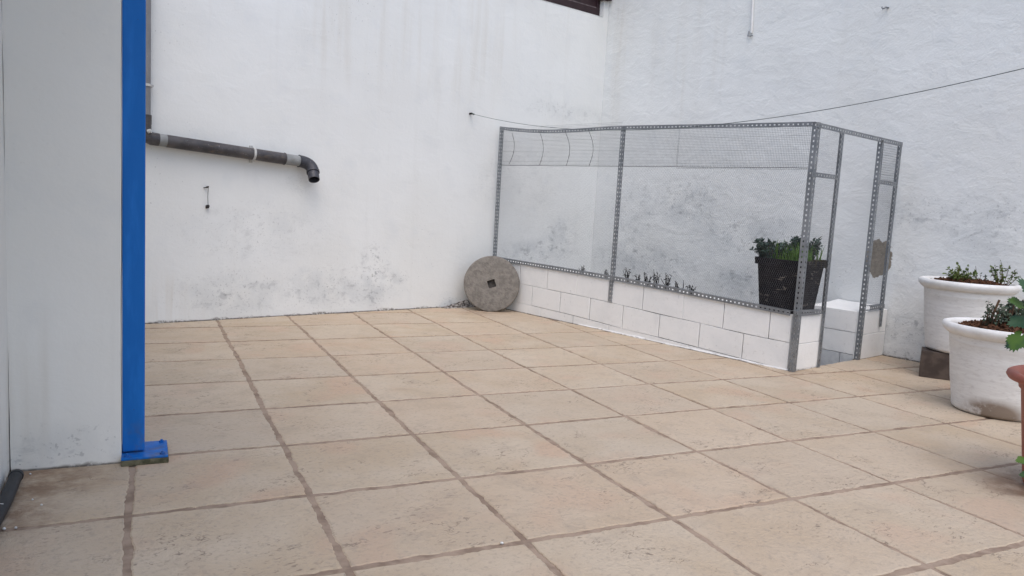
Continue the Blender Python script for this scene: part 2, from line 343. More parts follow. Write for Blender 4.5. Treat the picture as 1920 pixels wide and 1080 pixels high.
M['lip'] = simple('white_glazed_lip', (0.78, 0.78, 0.77), (0.70, 0.69, 0.67), 0.5, 0.4, scale=10, bump=0.12, bscale=35)
M['terracotta'] = simple('terracotta_plastic', (0.33, 0.105, 0.072), (0.28, 0.085, 0.06), 0.55, 0.35, scale=9, bump=0.06)
M['soil'] = simple('bark_soil', (0.040, 0.021, 0.014), (0.10, 0.052, 0.030), 0.95, 0.1, scale=60, bump=0.9, bscale=55, dist=0.02)
M['chip'] = simple('bark_chip', (0.105, 0.048, 0.026), (0.05, 0.024, 0.015), 0.9, 0.15, scale=30, bump=0.3)
M['brick'] = simple('brown_clay_block', (0.105, 0.080, 0.066), (0.060, 0.045, 0.038), 0.7, 0.3, scale=9, bump=0.3, bscale=40)
def leafm(name, a, b, sc=25):
    t = NT(name, 0.5, 0.35); P = t.world()
    c = t.mix(t.rng(t.noise(P, sc, 3, 0.6), 0.38, 0.64), a, b)
    t.b.inputs['Subsurface Weight'].default_value = 0.0
    return t.out(c, t.bump(t.noise(P, 60, 3), 0.15, 0.003))
M['leaf_dark'] = leafm('dark_blue_green_leaf', (0.026, 0.050, 0.042), (0.055, 0.095, 0.07))
M['grass'] = leafm('bright_grass', (0.065, 0.15, 0.015), (0.12, 0.23, 0.035))
M['leaf_lime'] = leafm('yellow_green_leaf', (0.13, 0.17, 0.035), (0.07, 0.11, 0.035))
M['leaf_sage'] = leafm('grey_green_leaf', (0.045, 0.070, 0.045), (0.075, 0.10, 0.06))
M['leaf_big'] = leafm('lobed_green_leaf', (0.075, 0.15, 0.022), (0.035, 0.085, 0.03), 9)
M['leaf_big2'] = leafm('deep_green_leaf', (0.028, 0.075, 0.035), (0.05, 0.10, 0.05), 9)
M['twig'] = simple('woody_twig', (0.13, 0.075, 0.045), (0.07, 0.042, 0.03), 0.85, 0.2)
M['dryroot'] = simple('dry_root', (0.07, 0.055, 0.03), (0.035, 0.03, 0.02), 0.9, 0.1)
M['dead'] = simple('dead_weed', (0.014, 0.014, 0.014), (0.03, 0.028, 0.026), 0.9, 0.1)
M['rope'] = simple('green_clothesline', (0.06, 0.085, 0.085), (0.10, 0.125, 0.12), 0.6, 0.3, scale=80, bump=0.2)
M['rubber'] = simple('black_hose', (0.016, 0.018, 0.022), (0.03, 0.032, 0.036), 0.55, 0.4, scale=15, bump=0.1)
M['pebble'] = simple('white_pebble', (0.7, 0.7, 0.68), (0.5, 0.5, 0.5), 0.5, 0.4)
M['nail'] = simple('rusty_metal', (0.045, 0.04, 0.04), (0.03, 0.025, 0.022), 0.7, 0.3, 0.4)

# ------------------------------------------------------------------ walls
def wob(x, y, z, a=0.006):
    return a*noise.noise((x*1.7, y*1.7, z*1.7+5))+a*0.35*noise.noise((x*6, y*6, z*9))
def wall(name, p0, d, n, length, z0, z1, mat, thick=0.2, step=0.09, amp=0.006, hole=None, depth=0.1):
    """sheet with uneven plaster front, flat back; p0 start, d along, n out of the front; hole=(s0,s1,z0,z1)"""
    mb = MB(); d = Vector(d); n = Vector(n); up = Vector((0, 0, 1))
    ss = sorted(set([0, length]+([hole[0], hole[1]] if hole else [])))
    zs = sorted(set([z0, z1]+([hole[2], hole[3]] if hole else [])))
    def fillr(a):
        r = []
        for q, e in zip(a, a[1:]):
            k = max(1, round((e-q)/step)); r += [q+(e-q)*i/k for i in range(k)]
        return r+[a[-1]]
    ss, zs = fillr(ss), fillr(zs); ns = len(ss)
    V = []
    for z in zs:
        for s_ in ss:
            q = p0+d*s_+up*z; V.append(q+n*wob(q.x, q.y, q.z, amp))
    Fs = []
    for j in range(len(zs)-1):
        for i in range(ns-1):
            if hole and hole[0]-1e-6 <= ss[i] and ss[i+1] <= hole[1]+1e-6 and hole[2]-1e-6 <= zs[j] and zs[j+1] <= hole[3]+1e-6: continue
            Fs.append((j*ns+i, j*ns+i+1, (j+1)*ns+i+1, (j+1)*ns+i))
    flip = d.cross(up).dot(n) < 0
    if flip: Fs = [tuple(reversed(f)) for f in Fs]
    mb.add(V, Fs, True)
    b = p0-n*thick; e = p0-n*0.02
    def quad(a1, a2, a3, a4): mb.add([a1, a2, a3, a4], [(0, 1, 2, 3)])
    L = d*length
    quad(b+up*z0, b+up*z1, b+L+up*z1, b+L+up*z0)
    f0 = p0+n*0.0
    for (s0, s1) in ((0, 0), (length, length)):
        quad(f0+d*s0+up*z0, b+d*s0+up*z0, b+d*s0+up*z1, f0+d*s0+up*z1)
    quad(f0+up*z1, f0+L+up*z1, b+L+up*z1, b+up*z1)
    if hole:
        h0, h1, hz0, hz1 = hole
        A = [p0+d*h0+up*hz0, p0+d*h1+up*hz0, p0+d*h1+up*hz1, p0+d*h0+up*hz1]
        for i in range(4):
            a1, a2 = A[i]+n*0.004, A[(i+1) % 4]+n*0.004
            quad(a1, a2, a2-n*depth, a1-n*depth)
        quad(*[q-n*depth for q in A])
    return mb.build(name, mat)
WX = 11.6*S; WTOP = 4.7
win_z = 5.428*S
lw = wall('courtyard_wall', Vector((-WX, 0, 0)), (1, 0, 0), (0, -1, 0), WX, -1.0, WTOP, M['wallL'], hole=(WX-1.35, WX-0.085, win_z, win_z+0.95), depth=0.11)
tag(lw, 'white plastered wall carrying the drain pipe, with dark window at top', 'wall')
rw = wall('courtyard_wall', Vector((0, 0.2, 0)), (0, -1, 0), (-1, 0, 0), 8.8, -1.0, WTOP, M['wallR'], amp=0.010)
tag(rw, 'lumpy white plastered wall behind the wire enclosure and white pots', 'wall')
# wall at the far left edge, with its pillar
hx = 0.315
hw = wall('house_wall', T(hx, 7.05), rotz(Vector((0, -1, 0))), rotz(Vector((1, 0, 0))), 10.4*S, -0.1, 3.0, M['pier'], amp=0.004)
tag(hw, 'narrow strip of white wall at the left picture edge beside the pillar', 'wall')
mb = MB()
a, b_, c_, d_ = T(hx+0.001, 1.915), T(0.938, 1.908), T(0.938, 2.30), T(hx+0.001, 2.30)
for nm in range(1):
    V = []; Fs = []; nz = 40
    ring = []
    for (p, q, k) in ((a, b_, 8), (b_, c_, 4), (c_, d_, 8)): ring += [lerp(p, q, i/k) for i in range(k)]
    ring.append(d_); m = len(ring)
    cen = (a+c_)/2
    for j in range(nz+1):
        z = -0.03+3.03*j/nz
        for p in ring:
            o = (p-cen).normalized(); V.append(Vector((p.x, p.y, z))+o*wob(p.x, p.y, z, 0.004))
    Fs = [(j*m+i, j*m+i+1, (j+1)*m+i+1, (j+1)*m+i) for j in range(nz) for i in range(m-1)]
    mb.add(V, Fs, False)
pier = mb.build('pillar', M['pier']); tag(pier, 'grey white plastered pillar beside the blue steel post', 'pillar')

# unseen slab added over the camera side to shade the pillar
rx0, rx1, ry0, ry1 = hx-0.3, 1.15, -2.6, 1.80
mb = MB(); P4 = [T(rx0, ry0), T(rx1, ry0), T(rx1, ry1), T(rx0, ry1)]
mb.hexa([p+Vector((0, 0, 3.005)) for p in P4]+[p+Vector((0, 0, 3.15)) for p in P4])
tag(mb.build('shade_slab', M['pier']), 'unseen slab added overhead to shade the pillar', 'blocker')
# ------------------------------------------------------------------ floor: grout bed and tiles
fl = MB()
def slab(xa, xb, ya, yb, z0, z1): fl.box(((xa+xb)/2, (ya+yb)/2, (z0+z1)/2), ((xb-xa)/2, 0, 0), (0, (yb-ya)/2, 0), (0, 0, (z1-z0)/2))
pitx, pity = -2.40*S, -5.80*S
fl.add([(-WX-0.1, 0.05, -0.0035), (-WX-0.1, -8.6, -0.0035), (pitx, -8.6, -0.0035), (pitx, 0.05, -0.0035)], [(0, 1, 2, 3)])
fl.add([(pitx, pity, -0.0035), (pitx, -8.6, -0.0035), (0.05, -8.6, -0.0035), (0.05, pity, -0.0035)], [(0, 1, 2, 3)])
floor = struct(fl.build('patio_floor', M['grout']))
pf = MB(); pf.add([(pitx-0.2, 0.05, -0.95), (pitx-0.2, pity-0.05, -0.95), (0.05, pity-0.05, -0.95), (0.05, 0.05, -0.95)], [(0, 1, 2, 3)])
pf.add([(pitx-0.1, pity+0.002, -0.95), (0.0, pity+0.002, -0.95), (0.0, pity+0.002, -0.009), (pitx-0.1, pity+0.002, -0.009)], [(0, 1, 2, 3)])
struct(pf.build('pit_floor', M['pit']))

def clip(poly, A, n):                       # keep the side of n
    out = []
    for i in range(len(poly)):
        p, q = poly[i], poly[(i+1) % len(poly)]
        dp, dq = (p-A).dot(n), (q-A).dot(n)
        if dp >= 0: out.append(p)
        if dp*dq < 0: out.append(p+(q-p)*(dp/(dp-dq)))
    return out
def area(poly): return abs(sum(poly[i].x*poly[(i+1) % len(poly)].y-poly[(i+1) % len(poly)].x*poly[i].y for i in range(len(poly))))/2
colw = {}; roww = {}
for i in range(-3, 22): colw[i] = random.uniform(0.009, 0.0115)
for i, v in {1: 0.0125, 2: 0.013, 3: 0.012, 4: 0.0115, 5: 0.0105}.items(): colw[i] = v
for j in range(-8, 14): roww[j] = random.uniform(0.0125, 0.016)
roww[0] = 0.014; roww[1] = 0.0135; roww[-1] = 0.015
# measured joint crossings are offset a little from the ideal grid
def grid(i, j):
    return T(i+0.022*noise.noise((i*3.1, j*2.3, 1.0)), j+0.016*noise.noise((i*2.7, j*3.3, 9.0)))
def rag(p, q, key, amp):
    L = (q-p).length; k = max(2, int(L/0.014)); d = (q-p)/L; nrm = Vector((-d.y, d.x, 0)); r = []
    for i in range(k):
        t = i/k; x = lerp(p, q, t); w_ = min(1, min(t, 1-t)*8)
        o = amp*(noise.noise((key, t*L*9, 0.3))*0.9+0.75*noise.noise((key+7, t*L*38, 0.7))+0.45*noise.noise((key+9, t*L*85, 0.2)))
        c = noise.noise((key+3, t*L*6, 4.2))
        if c > 0.45: o -= 0 if amp == 0 else (c-0.45)*0.022
        r.append(x-nrm*(-o*1.0 if True else 0)*w_)
    return r
tn = 0
def make_tile(poly, seed):
    global tn
    if len(poly) < 3 or area(poly) < 0.004: return
    ring = []
    for e in range(len(poly)): ring += rag(poly[e], poly[(e+1) % len(poly)], seed*13.7+e*5.1, 0.0085)
    cen = sum(poly, Vector())/len(poly); m = len(ring)
    dz = random.uniform(-0.0007, 0.0014); tx, ty = random.uniform(-.003, .003), random.uniform(-.003, .003)
    def zz(p): return dz+tx*(p.x-cen.x)+ty*(p.y-cen.y)
    mb = MB(); V = []
    for p in ring: V.append(Vector((p.x, p.y, -0.014)))
    for p in ring: V.append(Vector((p.x, p.y, zz(p)-0.0025)))
    for p in ring:
        q = p+(cen-p).normalized()*0.0055; V.append(Vector((q.x, q.y, zz(q))))
    Fs = [(k*m+i, k*m+(i+1) % m, (k+1)*m+(i+1) % m, (k+1)*m+i) for k in (0, 1) for i in range(m)]
    Fs.append(tuple(2*m+i for i in range(m)))
    mb.add(V, Fs)
    mb.build('tile', M['tile'], floor); tn += 1
EPS = 0.004
for i in range(0, 16):
    for j in range(-6, 11):
        cs = [grid(i, j), grid(i+1, j), grid(i+1, j+1), grid(i, j+1)]
        poly = list(cs)
        ex, ey = rotz(Vector((1, 0, 0))), rotz(Vector((0, 1, 0)))
        # inset by joint half-widths
        poly = [cs[0]+ex*colw[i]+ey*roww[j], cs[1]-ex*colw[i+1]+ey*roww[j], cs[2]-ex*colw[i+1]-ey*roww[j+1], cs[3]+ex*colw[i]-ey*roww[j+1]]
        poly = clip(poly, Vector((0, -0.012, 0)), Vector((0, -1, 0)))
        if poly: poly = clip(poly, Vector((-0.015, 0, 0)), Vector((-1, 0, 0)))
        if poly: poly = clip(poly, T(hx+0.012, 0), rotz(Vector((1, 0, 0))))
        if poly and sum(1 for p in poly if p.y > -8.4) == 0: continue
        if not poly: continue
        A_ = clip(poly, FL+FN*0.004, FN)
        B_ = clip(clip(poly, FL+FN*0.004, -FN) or [], FR+SN*(-0.02), SN) if True else []
        inside_all = len(A_) >= 3; b_ok = len(B_) >= 3 if B_ else False
        if inside_all and b_ok and area(A_)+area(B_) > area(poly)*0.985: make_tile(poly, i*31+j); continue
        if inside_all: make_tile(A_, i*31+j)
        if b_ok: make_tile(B_, i*31+j+0.5)

# ------------------------------------------------------------------ window high on the wall
wx0, wx1 = -1.35, -0.085
win = thing('window', (lerp(wx0, wx1, .5), 0.05, win_z), 'dark brown wooden window high up beside the room corner', 'window')
def bxx(x0, x1, y0, y1, z0, z1): return MB().box(((x0+x1)/2, (y0+y1)/2, (z0+z1)/2), ((x1-x0)/2, 0, 0), (0, (y1-y0)/2, 0), (0, 0, (z1-z0)/2))
bxx(wx0+.003, wx1-.003, 0.055, 0.10, win_z+.003, win_z+0.095).build('bottom_rail', M['wood'], win, bevel=.003)
bxx(wx0+.003, wx1-.055, 0.072, 0.10, win_z+0.0955, win_z+0.9).build('panel', M['wood'], win)
bxx(wx0+.003, wx1-.055, 0.062, 0.0715, win_z+0.097, win_z+0.108).build('worn_bead', M['wood_line'], win)
bxx(wx1-.053, wx1-.003, 0.058, 0.10, win_z+0.0955, win_z+0.9).build('side_stile', M['wood'], win)
bxx(wx1-.045, wx1+0.065, -0.06, 0.052, win_z+0.185, win_z+0.30).build('end_beam', M['wood_brown'], win, bevel=.004)

# ------------------------------------------------------------------ blue post
pb = T(1.012, 2.000); pw = 0.0405
ex, ey, ez = rotz(Vector((1, 0, 0))), rotz(Vector((0, 1, 0))), Vector((0, 0, 1))
post = thing('blue_post', pb, 'bright blue square steel post bolted down beside the white pillar', 'post')
PC = pb+ex*0.005
MB().box(pb+ez*1.52, ex*pw, ey*pw, ez*1.48).build('shaft', M['blue'], post, bevel=0.006)
bp = MB().box(pb+ex*0.041+ez*0.028, ex*0.0845, ey*0.10, ez*0.0045).build('base_plate', M['blue'], post, bevel=0.002)
MB().box(pb+ex*0.042+ez*0.0115, ex*0.086, ey*0.102, ez*0.0115).build('mortar_pad', M['mossy'], post, 'mossy mortar bed under the plate', bevel=0.004)
for sx, sy in ((1, 1), (1, -1), (-1, -1)):
    q = pb+ex*0.041+ex*0.064*sx+ey*0.076*sy+ez*0.0325
    mb = MB(); mb.tube([q, q+ez*0.007], 0.010, 6, smooth=False); mb.tube([q+ez*0.007, q+ez*0.012], 0.005, 8)
    mb.build('bolt', M['blue'], bp)

# ------------------------------------------------------------------ drain pipe on the wall
R = 0.048
pA = onleft(271, 258, 0.065); pB = onleft(561, 302, 0.065)
dp_ = thing('drain_pipe', (pA.x, 0, pA.z), 'weathered grey drain pipe running down across the white wall', 'pipe')
top = Vector((pA.x, pA.y, WTOP-0.1)); dd = (pB-pA).normalized()
MB().tube([Vector((pA.x, pA.y, pA.z+0.10)), top], 0.042, 20).build('vertical_pipe', M['pvc_mid'], dp_)
MB().tube([Vector((pA.x, pA.y, pA.z+0.10)), Vector((pA.x, pA.y, pA.z+0.17))], 0.049, 20).build('socket', M['pvc_dark'], dp_)
arc = [Vector((pA.x, pA.y, pA.z+0.10)), Vector((pA.x, pA.y, pA.z+0.05)), pA+Vector((0.012, 0, 0.012)), pA+dd*0.05, pA+dd*0.10]
MB().tube(arc, [R*.98, R*1.0, R*1.05, R*1.03, R], 20).build('elbow', M['pvc_dark'], dp_)
cpl = lerp(pA, pB, 0.895)
MB().tube([pA+dd*0.10, pA+dd*0.16], R*0.985, 20).build('pale_sleeve', M['pvc_light'], dp_)
MB().tube([pA+dd*0.155, cpl], R*1.0, 24).build('sloping_pipe', M['pvc_dark'], dp_)
MB().tube([cpl-dd*0.008, cpl], R*1.07, 24).build('socket_ring', M['pvc_dark'], dp_)
MB().tube([cpl, pB+dd*0.02], R*0.96, 24).build('pale_sleeve', M['pvc_light'], dp_)
# end elbow turns down and out of the wall
end = hit(589, 337, Vector((0, -0.17, 0)), Vector((0, 1, 0)))
mid = pB+dd*0.085
q0 = pB; pts = []
for i in range(9):
    t = i/8; pts.append((1-t)**2*q0+2*t*(1-t)*(q0+dd*0.115)+t*t*lerp(q0+dd*0.115, end, 0.52))
MB().tube([pB-dd*0.004]+pts, [R*1.12]+[R*1.08]*9, 24).build('end_elbow', M['pvc_new'], dp_)
od = (end-pts[-1]).normalized()
MB().tube([pts[-1]-od*0.01, pts[-1]+od*0.014], R*1.16, 24).build('socket_ring', M['pvc_new'], dp_)
mb = MB(); mb.tube([pts[-1], end], R*0.98, 24, caps=False); mb.tube([end, end-od*0.001], [R*0.98, R*0.87], 24, caps=False, smooth=False); mb.tube([end-od*0.0012, pts[-1]+od*0.02], R*0.87, 24, caps=False)
sp = mb.build('spout', M['pvc_new'], dp_)
MB().tube([pts[-1]+od*0.015, pts[-1]+od*0.018], R*0.88, 24).build('pipe_inside', M['hollow'], dp_)
def clamp(c, axis, lab):
    a = axis.normalized(); mb = MB()
    mb.tube([c-a*0.009, c+a*0.009], R*1.13, 24)
    o = mb.build('clamp', M['clip'], dp_)
    MB().box(Vector((c.x, -0.005, c.z)), Vector((0.012, 0, 0)), Vector((0, 0.012, 0)), Vector((0, 0, R*1.45))).build('wall_plate', M['clip'], o)
clamp(lerp(pA, pB, (467-271)/(561-271)), dd, '')
vc = Vector((pA.x, pA.y, onleft(277, 160, 0.06).z))
mb = MB(); mb.tube([vc-ez*0.009, vc+ez*0.009], 0.0495, 24); o = mb.build('clamp', M['clip'], dp_)
MB().box((vc.x+0.045, -0.03, vc.z), (0.02, 0, 0), (0, 0.03, 0), (0, 0, 0.008)).build('wall_plate', M['clip'], o)
MB().tube([pA+Vector((0.01, -0.045, 0.045)), pA+Vector((0.03, -0.058, 0.052))], 0.016, 10).build('clip_screw', M['clip'], dp_)

# ------------------------------------------------------------------ wire loop, hooks, conduit
wt = thing('wire_tie', onleft(388, 372), 'small black wire strung between two nails in the wall below the pipe', 'wire')
h1, h2 = onleft(387, 351), onleft(388, 387)
MB().tube([h1+Vector((0, 0.01, 0)), h1+Vector((0, -0.03, 0.004)), h1+Vector((0.008, -0.034, 0.006))], 0.005, 6).build('nail', M['nail'], wt)
MB().tube([h1+Vector((-0.024, -0.006, -0.006)), h1+Vector((0.006, -0.03, 0.0))], 0.004, 6).build('nail', M['nail'], wt)
MB().tube([h2+Vector((0, 0.01, 0)), h2+Vector((0, -0.03, 0.004))], 0.012, 8).build('plug', M['nail'], wt)
MB().tube([h2+Vector((-0.012, -0.01, -0.012)), h2+Vector((0.006, -0.03, -0.006))], 0.006, 6).build('nail', M['nail'], wt)
MB().tube([h1+Vector((0.006, -0.03, 0)), lerp(h1, h2, .5)+Vector((0.0, -0.026, 0)), h2+Vector((0, -0.03, 0))], 0.0022, 5).build('wire', M['wire_dark'], wt)
cA, cB = onright(1409, 62, 0.01), onright(1414, -60, 0.01)
cd = thing('conduit', cA, 'thin white painted conduit ending in a hook high on the right wall', 'conduit')
MB().tube([cA, Vector((cA.x, cB.y, cB.z))], 0.011, 10).build('tube', M['lip'], cd)
MB().tube([cA+Vector((0, 0.03, 0.02)), cA+Vector((-.012, 0.028, -0.026)), cA+Vector((-.014, 0.0, -0.03)), cA+Vector((0, -0.016, -0.022))], 0.0065, 6).build('hook', M['steel'], cd)
hk = onright(1665, 17)
hook = MB(); hook.tube([hk+Vector((0.01, 0, 0.012)), hk+Vector((-0.045, 0, 0.006)), hk+Vector((-0.05, 0.02, -0.004)), hk+Vector((-0.045, 0.03, 0.012))], 0.008, 8)
tag(hook.build('wall_hook', M['steel']), 'small steel hook alone high on the right wall', 'hook')

# ------------------------------------------------------------------ slotted angle iron
def angle(name, pts, a, b, parent, wdt=0.038, th=0.0022, pitch=0.037, hl=0.0145, hw_=0.0105, mat=None):
    """L profile along pts; flange A grows along a, flange B along b, one slot per pitch and flange"""
    mb = MB(); pts = [Vector(p) for p in pts]
    seg = [0]
    for p, q in zip(pts, pts[1:]): seg.append(seg[-1]+(q-p).length)
    L = seg[-1]; n = max(1, round(L/pitch)); ph = L/n
    def at(s_):
        s_ = max(0, min(L, s_))
        for i in range(len(seg)-1):
            if s_ <= seg[i+1]+1e-9: return lerp(pts[i], pts[i+1], (s_-seg[i])/(seg[i+1]-seg[i]))
    ts = []
    for i in range(n): ts += [i*ph, i*ph+(ph-hl)/2, i*ph+(ph+hl)/2]
    ts.append(L)
    for fl_, nr, w0 in ((Vector(a), Vector(b), 0.0), (Vector(b), Vector(a), th)):
        ws = [w0, wdt/2-hw_/2, wdt/2+hw_/2, wdt]
        m = len(ts); V = []
        for k in (0, 1):
            for t in ts:
                p = at(t)
                for w_ in ws: V.append(p+fl_*w_+nr*(th*k))
        def ix(k, i, j): return k*m*4+i*4+j
        Fs = []
        for i in range(m-1):
            for j in range(3):
                if j == 1 and i % 3 == 1:
                    for (u1, v1, u2, v2) in ((i, 1, i, 2), (i, 2, i+1, 2), (i+1, 2, i+1, 1), (i+1, 1, i, 1)):
                        Fs.append((ix(0, u1, v1), ix(0, u2, v2), ix(1, u2, v2), ix(1, u1, v1)))
                    continue
                Fs.append((ix(0, i, j), ix(0, i+1, j), ix(0, i+1, j+1), ix(0, i, j+1)))
                Fs.append((ix(1, i, j), ix(1, i, j+1), ix(1, i+1, j+1), ix(1, i+1, j)))
            for j in (0, 3): Fs.append((ix(0, i, j), ix(0, i+1, j), ix(1, i+1, j), ix(1, i, j)))
        for i in (0, m-1):
            for j in range(3): Fs.append((ix(0, i, j), ix(0, i, j+1), ix(1, i, j+1), ix(1, i, j)))
        mb.add(V, Fs)
    return mb.build(name, mat or M['steel'], parent)

enc = thing('wire_enclosure', FR, 'grey slotted steel frame enclosure with wire netting along the block wall', 'enclosure')
IN = -FN; SI = -SN
OFF = 0.014                                 # frame stands this far in front of the block face
def vpost(px, py, px2, py2, side=False):
    f_ = onside if side else onfront
    p, q = f_(px, py, OFF), f_(px2, py2, OFF)
    xy = (p+q)/2 if not side else q
    return Vector((p.x, p.y, p.z)), Vector((q.x, q.y, q.z))
# posts (top, bottom)
topc = onfront(1531, 229, OFF); botc = onfront(1481, 697, OFF)
corner_xy = FR+FN*OFF+SN*OFF
ct = Vector((corner_xy.x, corner_xy.y, topc.z)); cb = Vector((corner_xy.x, corner_xy.y, 0.004))
angle('corner_post', [cb, ct], -FD, SD, enc, wdt=0.042)
p, q = vpost(1170, 237, 1145, 566); x = (p+q)/2
angle('middle_post', [Vector((x.x, x.y, q.z)), Vector((x.x, x.y, p.z))], -FD, IN, enc, wdt=0.030)
p, q = vpost(938, 240, 929, 492); x = (p+q)/2; x.y = min(x.y, -0.05)
lp_top, lp_bot = Vector((x.x, x.y, p.z)), Vector((x.x, x.y, q.z))
angle('wall_post', [lp_bot, lp_top], -FD, IN, enc, wdt=0.030)
def spost(px, py, px2, py2, name, a, wdt=0.036):
    p, q = onside(px, py, OFF), onside(px2, py2, OFF); x = (p+q)/2
    angle(name, [Vector((x.x, x.y, max(q.z, 0.004))), Vector((x.x, x.y, p.z))], a, SI, enc, wdt=wdt); return x
d1 = spost(1580, 246, 1541, 690, 'door_post', -SD); d2 = spost(1648, 262, 1615, 676, 'door_post', SD)
d3 = spost(1690, 270, 1655, 612, 'wall_post', -SD)
# rails
tr = [onfront(px, py, OFF+0.0026) for px, py in ((937, 237), (965, 240), (990, 242), (1020, 243), (1050, 242.5), (1080, 241), (1110, 239), (1140, 237), (1170, 235.5), (1300, 233), (1420, 230.5), (1529, 228))]
angle('top_rail', tr, -ez, IN, enc, wdt=0.034)
br = [onfront(px, py, OFF+0.0026) for px, py in ((934, 482), (960, 486.5), (1050, 501), (1147, 517.5), (1250, 536.5), (1352, 557), (1482, 583))]
angle('bottom_rail', br, -ez, IN, enc, wdt=0.037)
ts_ = [onside(1531, 228.5, OFF+0.0026), onside(1612, 248, OFF+0.0026), onside(1693, 267, OFF+0.0026)]
angle('top_rail', ts_, -ez, SI, enc, wdt=0.036)
for (u0, v0, u1, v1, nm) in ((1523, 322, 1569, 328, 'cross_bar'), (1646, 336, 1683, 342, 'cross_bar'), (1492, 583.5, 1542, 580.5, 'bottom_rail'), (1632, 574, 1659, 570, 'bottom_rail')):
    p, q = onside(u0, v0, OFF+0.003), onside(u1, v1, OFF+0.003); angle(nm, [p, q], -ez, SI, enc, wdt=0.034)
for (u0, v0) in ((1534, 239), (1530, 242), (1575, 249), (1655, 264), (1495, 590)):
    c = onside(u0, v0, OFF+0.006); MB().tube([c, c+SN*0.008], 0.008, 6, smooth=False).build('bolt', M['steel'], enc)

# netting: hexagonal wire below, welded square mesh above, all real wires
def prism(V, Fs, p, q, r):
    d = (q-p); L = d.length
    if L < 1e-6: return
    d /= L; a = d.orthogonal().normalized()*r; b = d.cross(a)
    o = len(V)
    for e in (p, q):
        V.append(e+a); V.append(e-a*0.5+b*0.866); V.append(e-a*0.5-b*0.866)
    Fs.append((o, o+1, o+4, o+3)); Fs.append((o+1, o+2, o+5, o+4)); Fs.append((o+2, o, o+3, o+5))
def hexnet(name, O, D, s0, s1, zlo, zhi, Nrm, cell=0.0165, r=0.00043, ph=0.0, bag=0.006):
    V = []; Fs = []; w_ = cell; h = cell*0.95; tw = cell*0.36
    nx = int((s1-s0)/w_)+2; ny = int((zhi-zlo(s0)+0.3)/h)+2
    zmin = min(zlo(s0), zlo(s1))
    def P(s_, z): return O+D*s_+ez*z+Nrm*(bag*noise.noise((s_*2.2+ph, z*2.2, ph)))+D*(0.0022*noise.noise((s_*7, z*7, ph+3)))
    def ok(s_, z): return s0 <= s_ <= s1 and zlo(s_) <= z <= zhi
    for j in range(ny):
        z = zmin+j*h; sh = (j % 2)*w_/2
        for i in range(nx):
            s_ = s0+i*w_+sh
            if not ok(s_, z): continue
            a, b = (s_, z), (s_, z+tw)
            prism(V, Fs, P(*a), P(*b), r*1.5)
            for dx in (-w_/2, w_/2):
                c = (s_+dx, z+h)
                if ok(*c): prism(V, Fs, P(*b), P(*c), r)
    mb = MB(); mb.v = V; mb.f = Fs; mb.sm = [False]*len(Fs)
    o = mb.build(name, M['wire'], enc); o['kind'] = 'stuff'; return o
def sqnet(name, O, D, s0, s1, zlo, zhi, Nrm, cell=0.0127, r=0.00085, ph=0.0, skip=()):
    V = []; Fs = []
    def P(s_, z): return O+D*s_+ez*z+Nrm*(0.005*noise.noise((s_*1.8+ph, z*3, ph)))
    n = int((s1-s0)/cell); m = int((zhi(s0)-zlo)/cell)
    for i in range(n+1):
        s_ = s0+i*cell
        zz = [zlo+(zhi(s_)-zlo)*k/4 for k in range(5)]
        for a, b in zip(zz, zz[1:]): prism(V, Fs, P(s_, a), P(s_, b), r)
    for j in range(m+1):
        z = zlo+j*cell; k = max(2, int((s1-s0)/0.15))
        for i in range(k):
            a, b = s0+(s1-s0)*i/k, s0+(s1-s0)*(i+1)/k
            prism(V, Fs, P(a, z), P(b, z), r*(1.6 if j % 8 == 3 else 1.0))
    mb = MB(); mb.v = V; mb.f = Fs; mb.sm = [False]*len(Fs)
    o = mb.build(name, M['wire'], enc); o['kind'] = 'stuff'; return o
def sF(p): return (p-FL).dot(FD)
def sS(p): return (p-FR).dot(SD)
NO = FL+FN*(OFF+0.0005-0.006); SO = FR+SN*(OFF-0.006)
sl_, sm_, sr_ = sF(lp_bot)+0.01, sF(onfront(1158, 380)), sF(FR)-0.01
bz = [(sF(p), p.z) for p in br]
def zrail(s_):
    for (a, za), (b, zb) in zip(bz, bz[1:]):
        if s_ <= b: return lerp(za, zb, (s_-a)/(b-a))-0.012
    return bz[-1][1]-0.012
tz = [(sF(p), p.z) for p in tr]
def ztop(s_):
    for (a, za), (b, zb) in zip(tz, tz[1:]):
        if s_ <= b: return lerp(za, zb, max(0, (s_-a)/(b-a)))-0.012
    return tz[-1][1]-0.012
zs_ = onfront(1158, 312).z
hexnet('hexagonal_netting', NO, FD, sl_, sm_, zrail, zs_+0.02, FN, ph=0.4)
hexnet('hexagonal_netting', NO, FD, sm_+0.003, sr_, zrail, zs_+0.02, FN, ph=5.4)
sq_mid = sF(onfront(1273, 280))
sqnet('square_mesh', NO+FN*0.002, FD, sl_, sm_, zs_, ztop, FN, ph=1.0)
sqnet('square_mesh', NO+FN*0.002, FD, sm_+.004, sq_mid, zs_, ztop, FN, ph=2.0)
sqnet('square_mesh', NO+FN*0.003, FD, sq_mid-0.004, sr_, zs_-0.012, ztop, FN, ph=3.0)
MB().tube([NO+FD*s_+ez*(zs_+0.004*noise.noise((s_*5, 0, 0)))+FN*0.004 for s_ in [sl_+(sr_-sl_)*i/50 for i in range(51)]], 0.0022, 5).build('selvage_wire', M['wire_dark'], enc)
for u0, u1 in (((961, 250), (955, 308)), ((1012, 246), (1012, 310)), ((1060, 246), (1062, 311)), ((1104, 244), (1105, 311))):
    a, b = onfront(*u0, OFF+0.004), onfront(*u1, OFF+0.004)
    MB().tube([lerp(a, b, t)+FD*0.055*math.sin(math.pi*t)+FN*0.004 for t in [i/10 for i in range(11)]], 0.0022, 5).build('tie_wire', M['wire_dark'], enc)
s1a, s1b = sS(onside(1512, 420)), sS(d1)
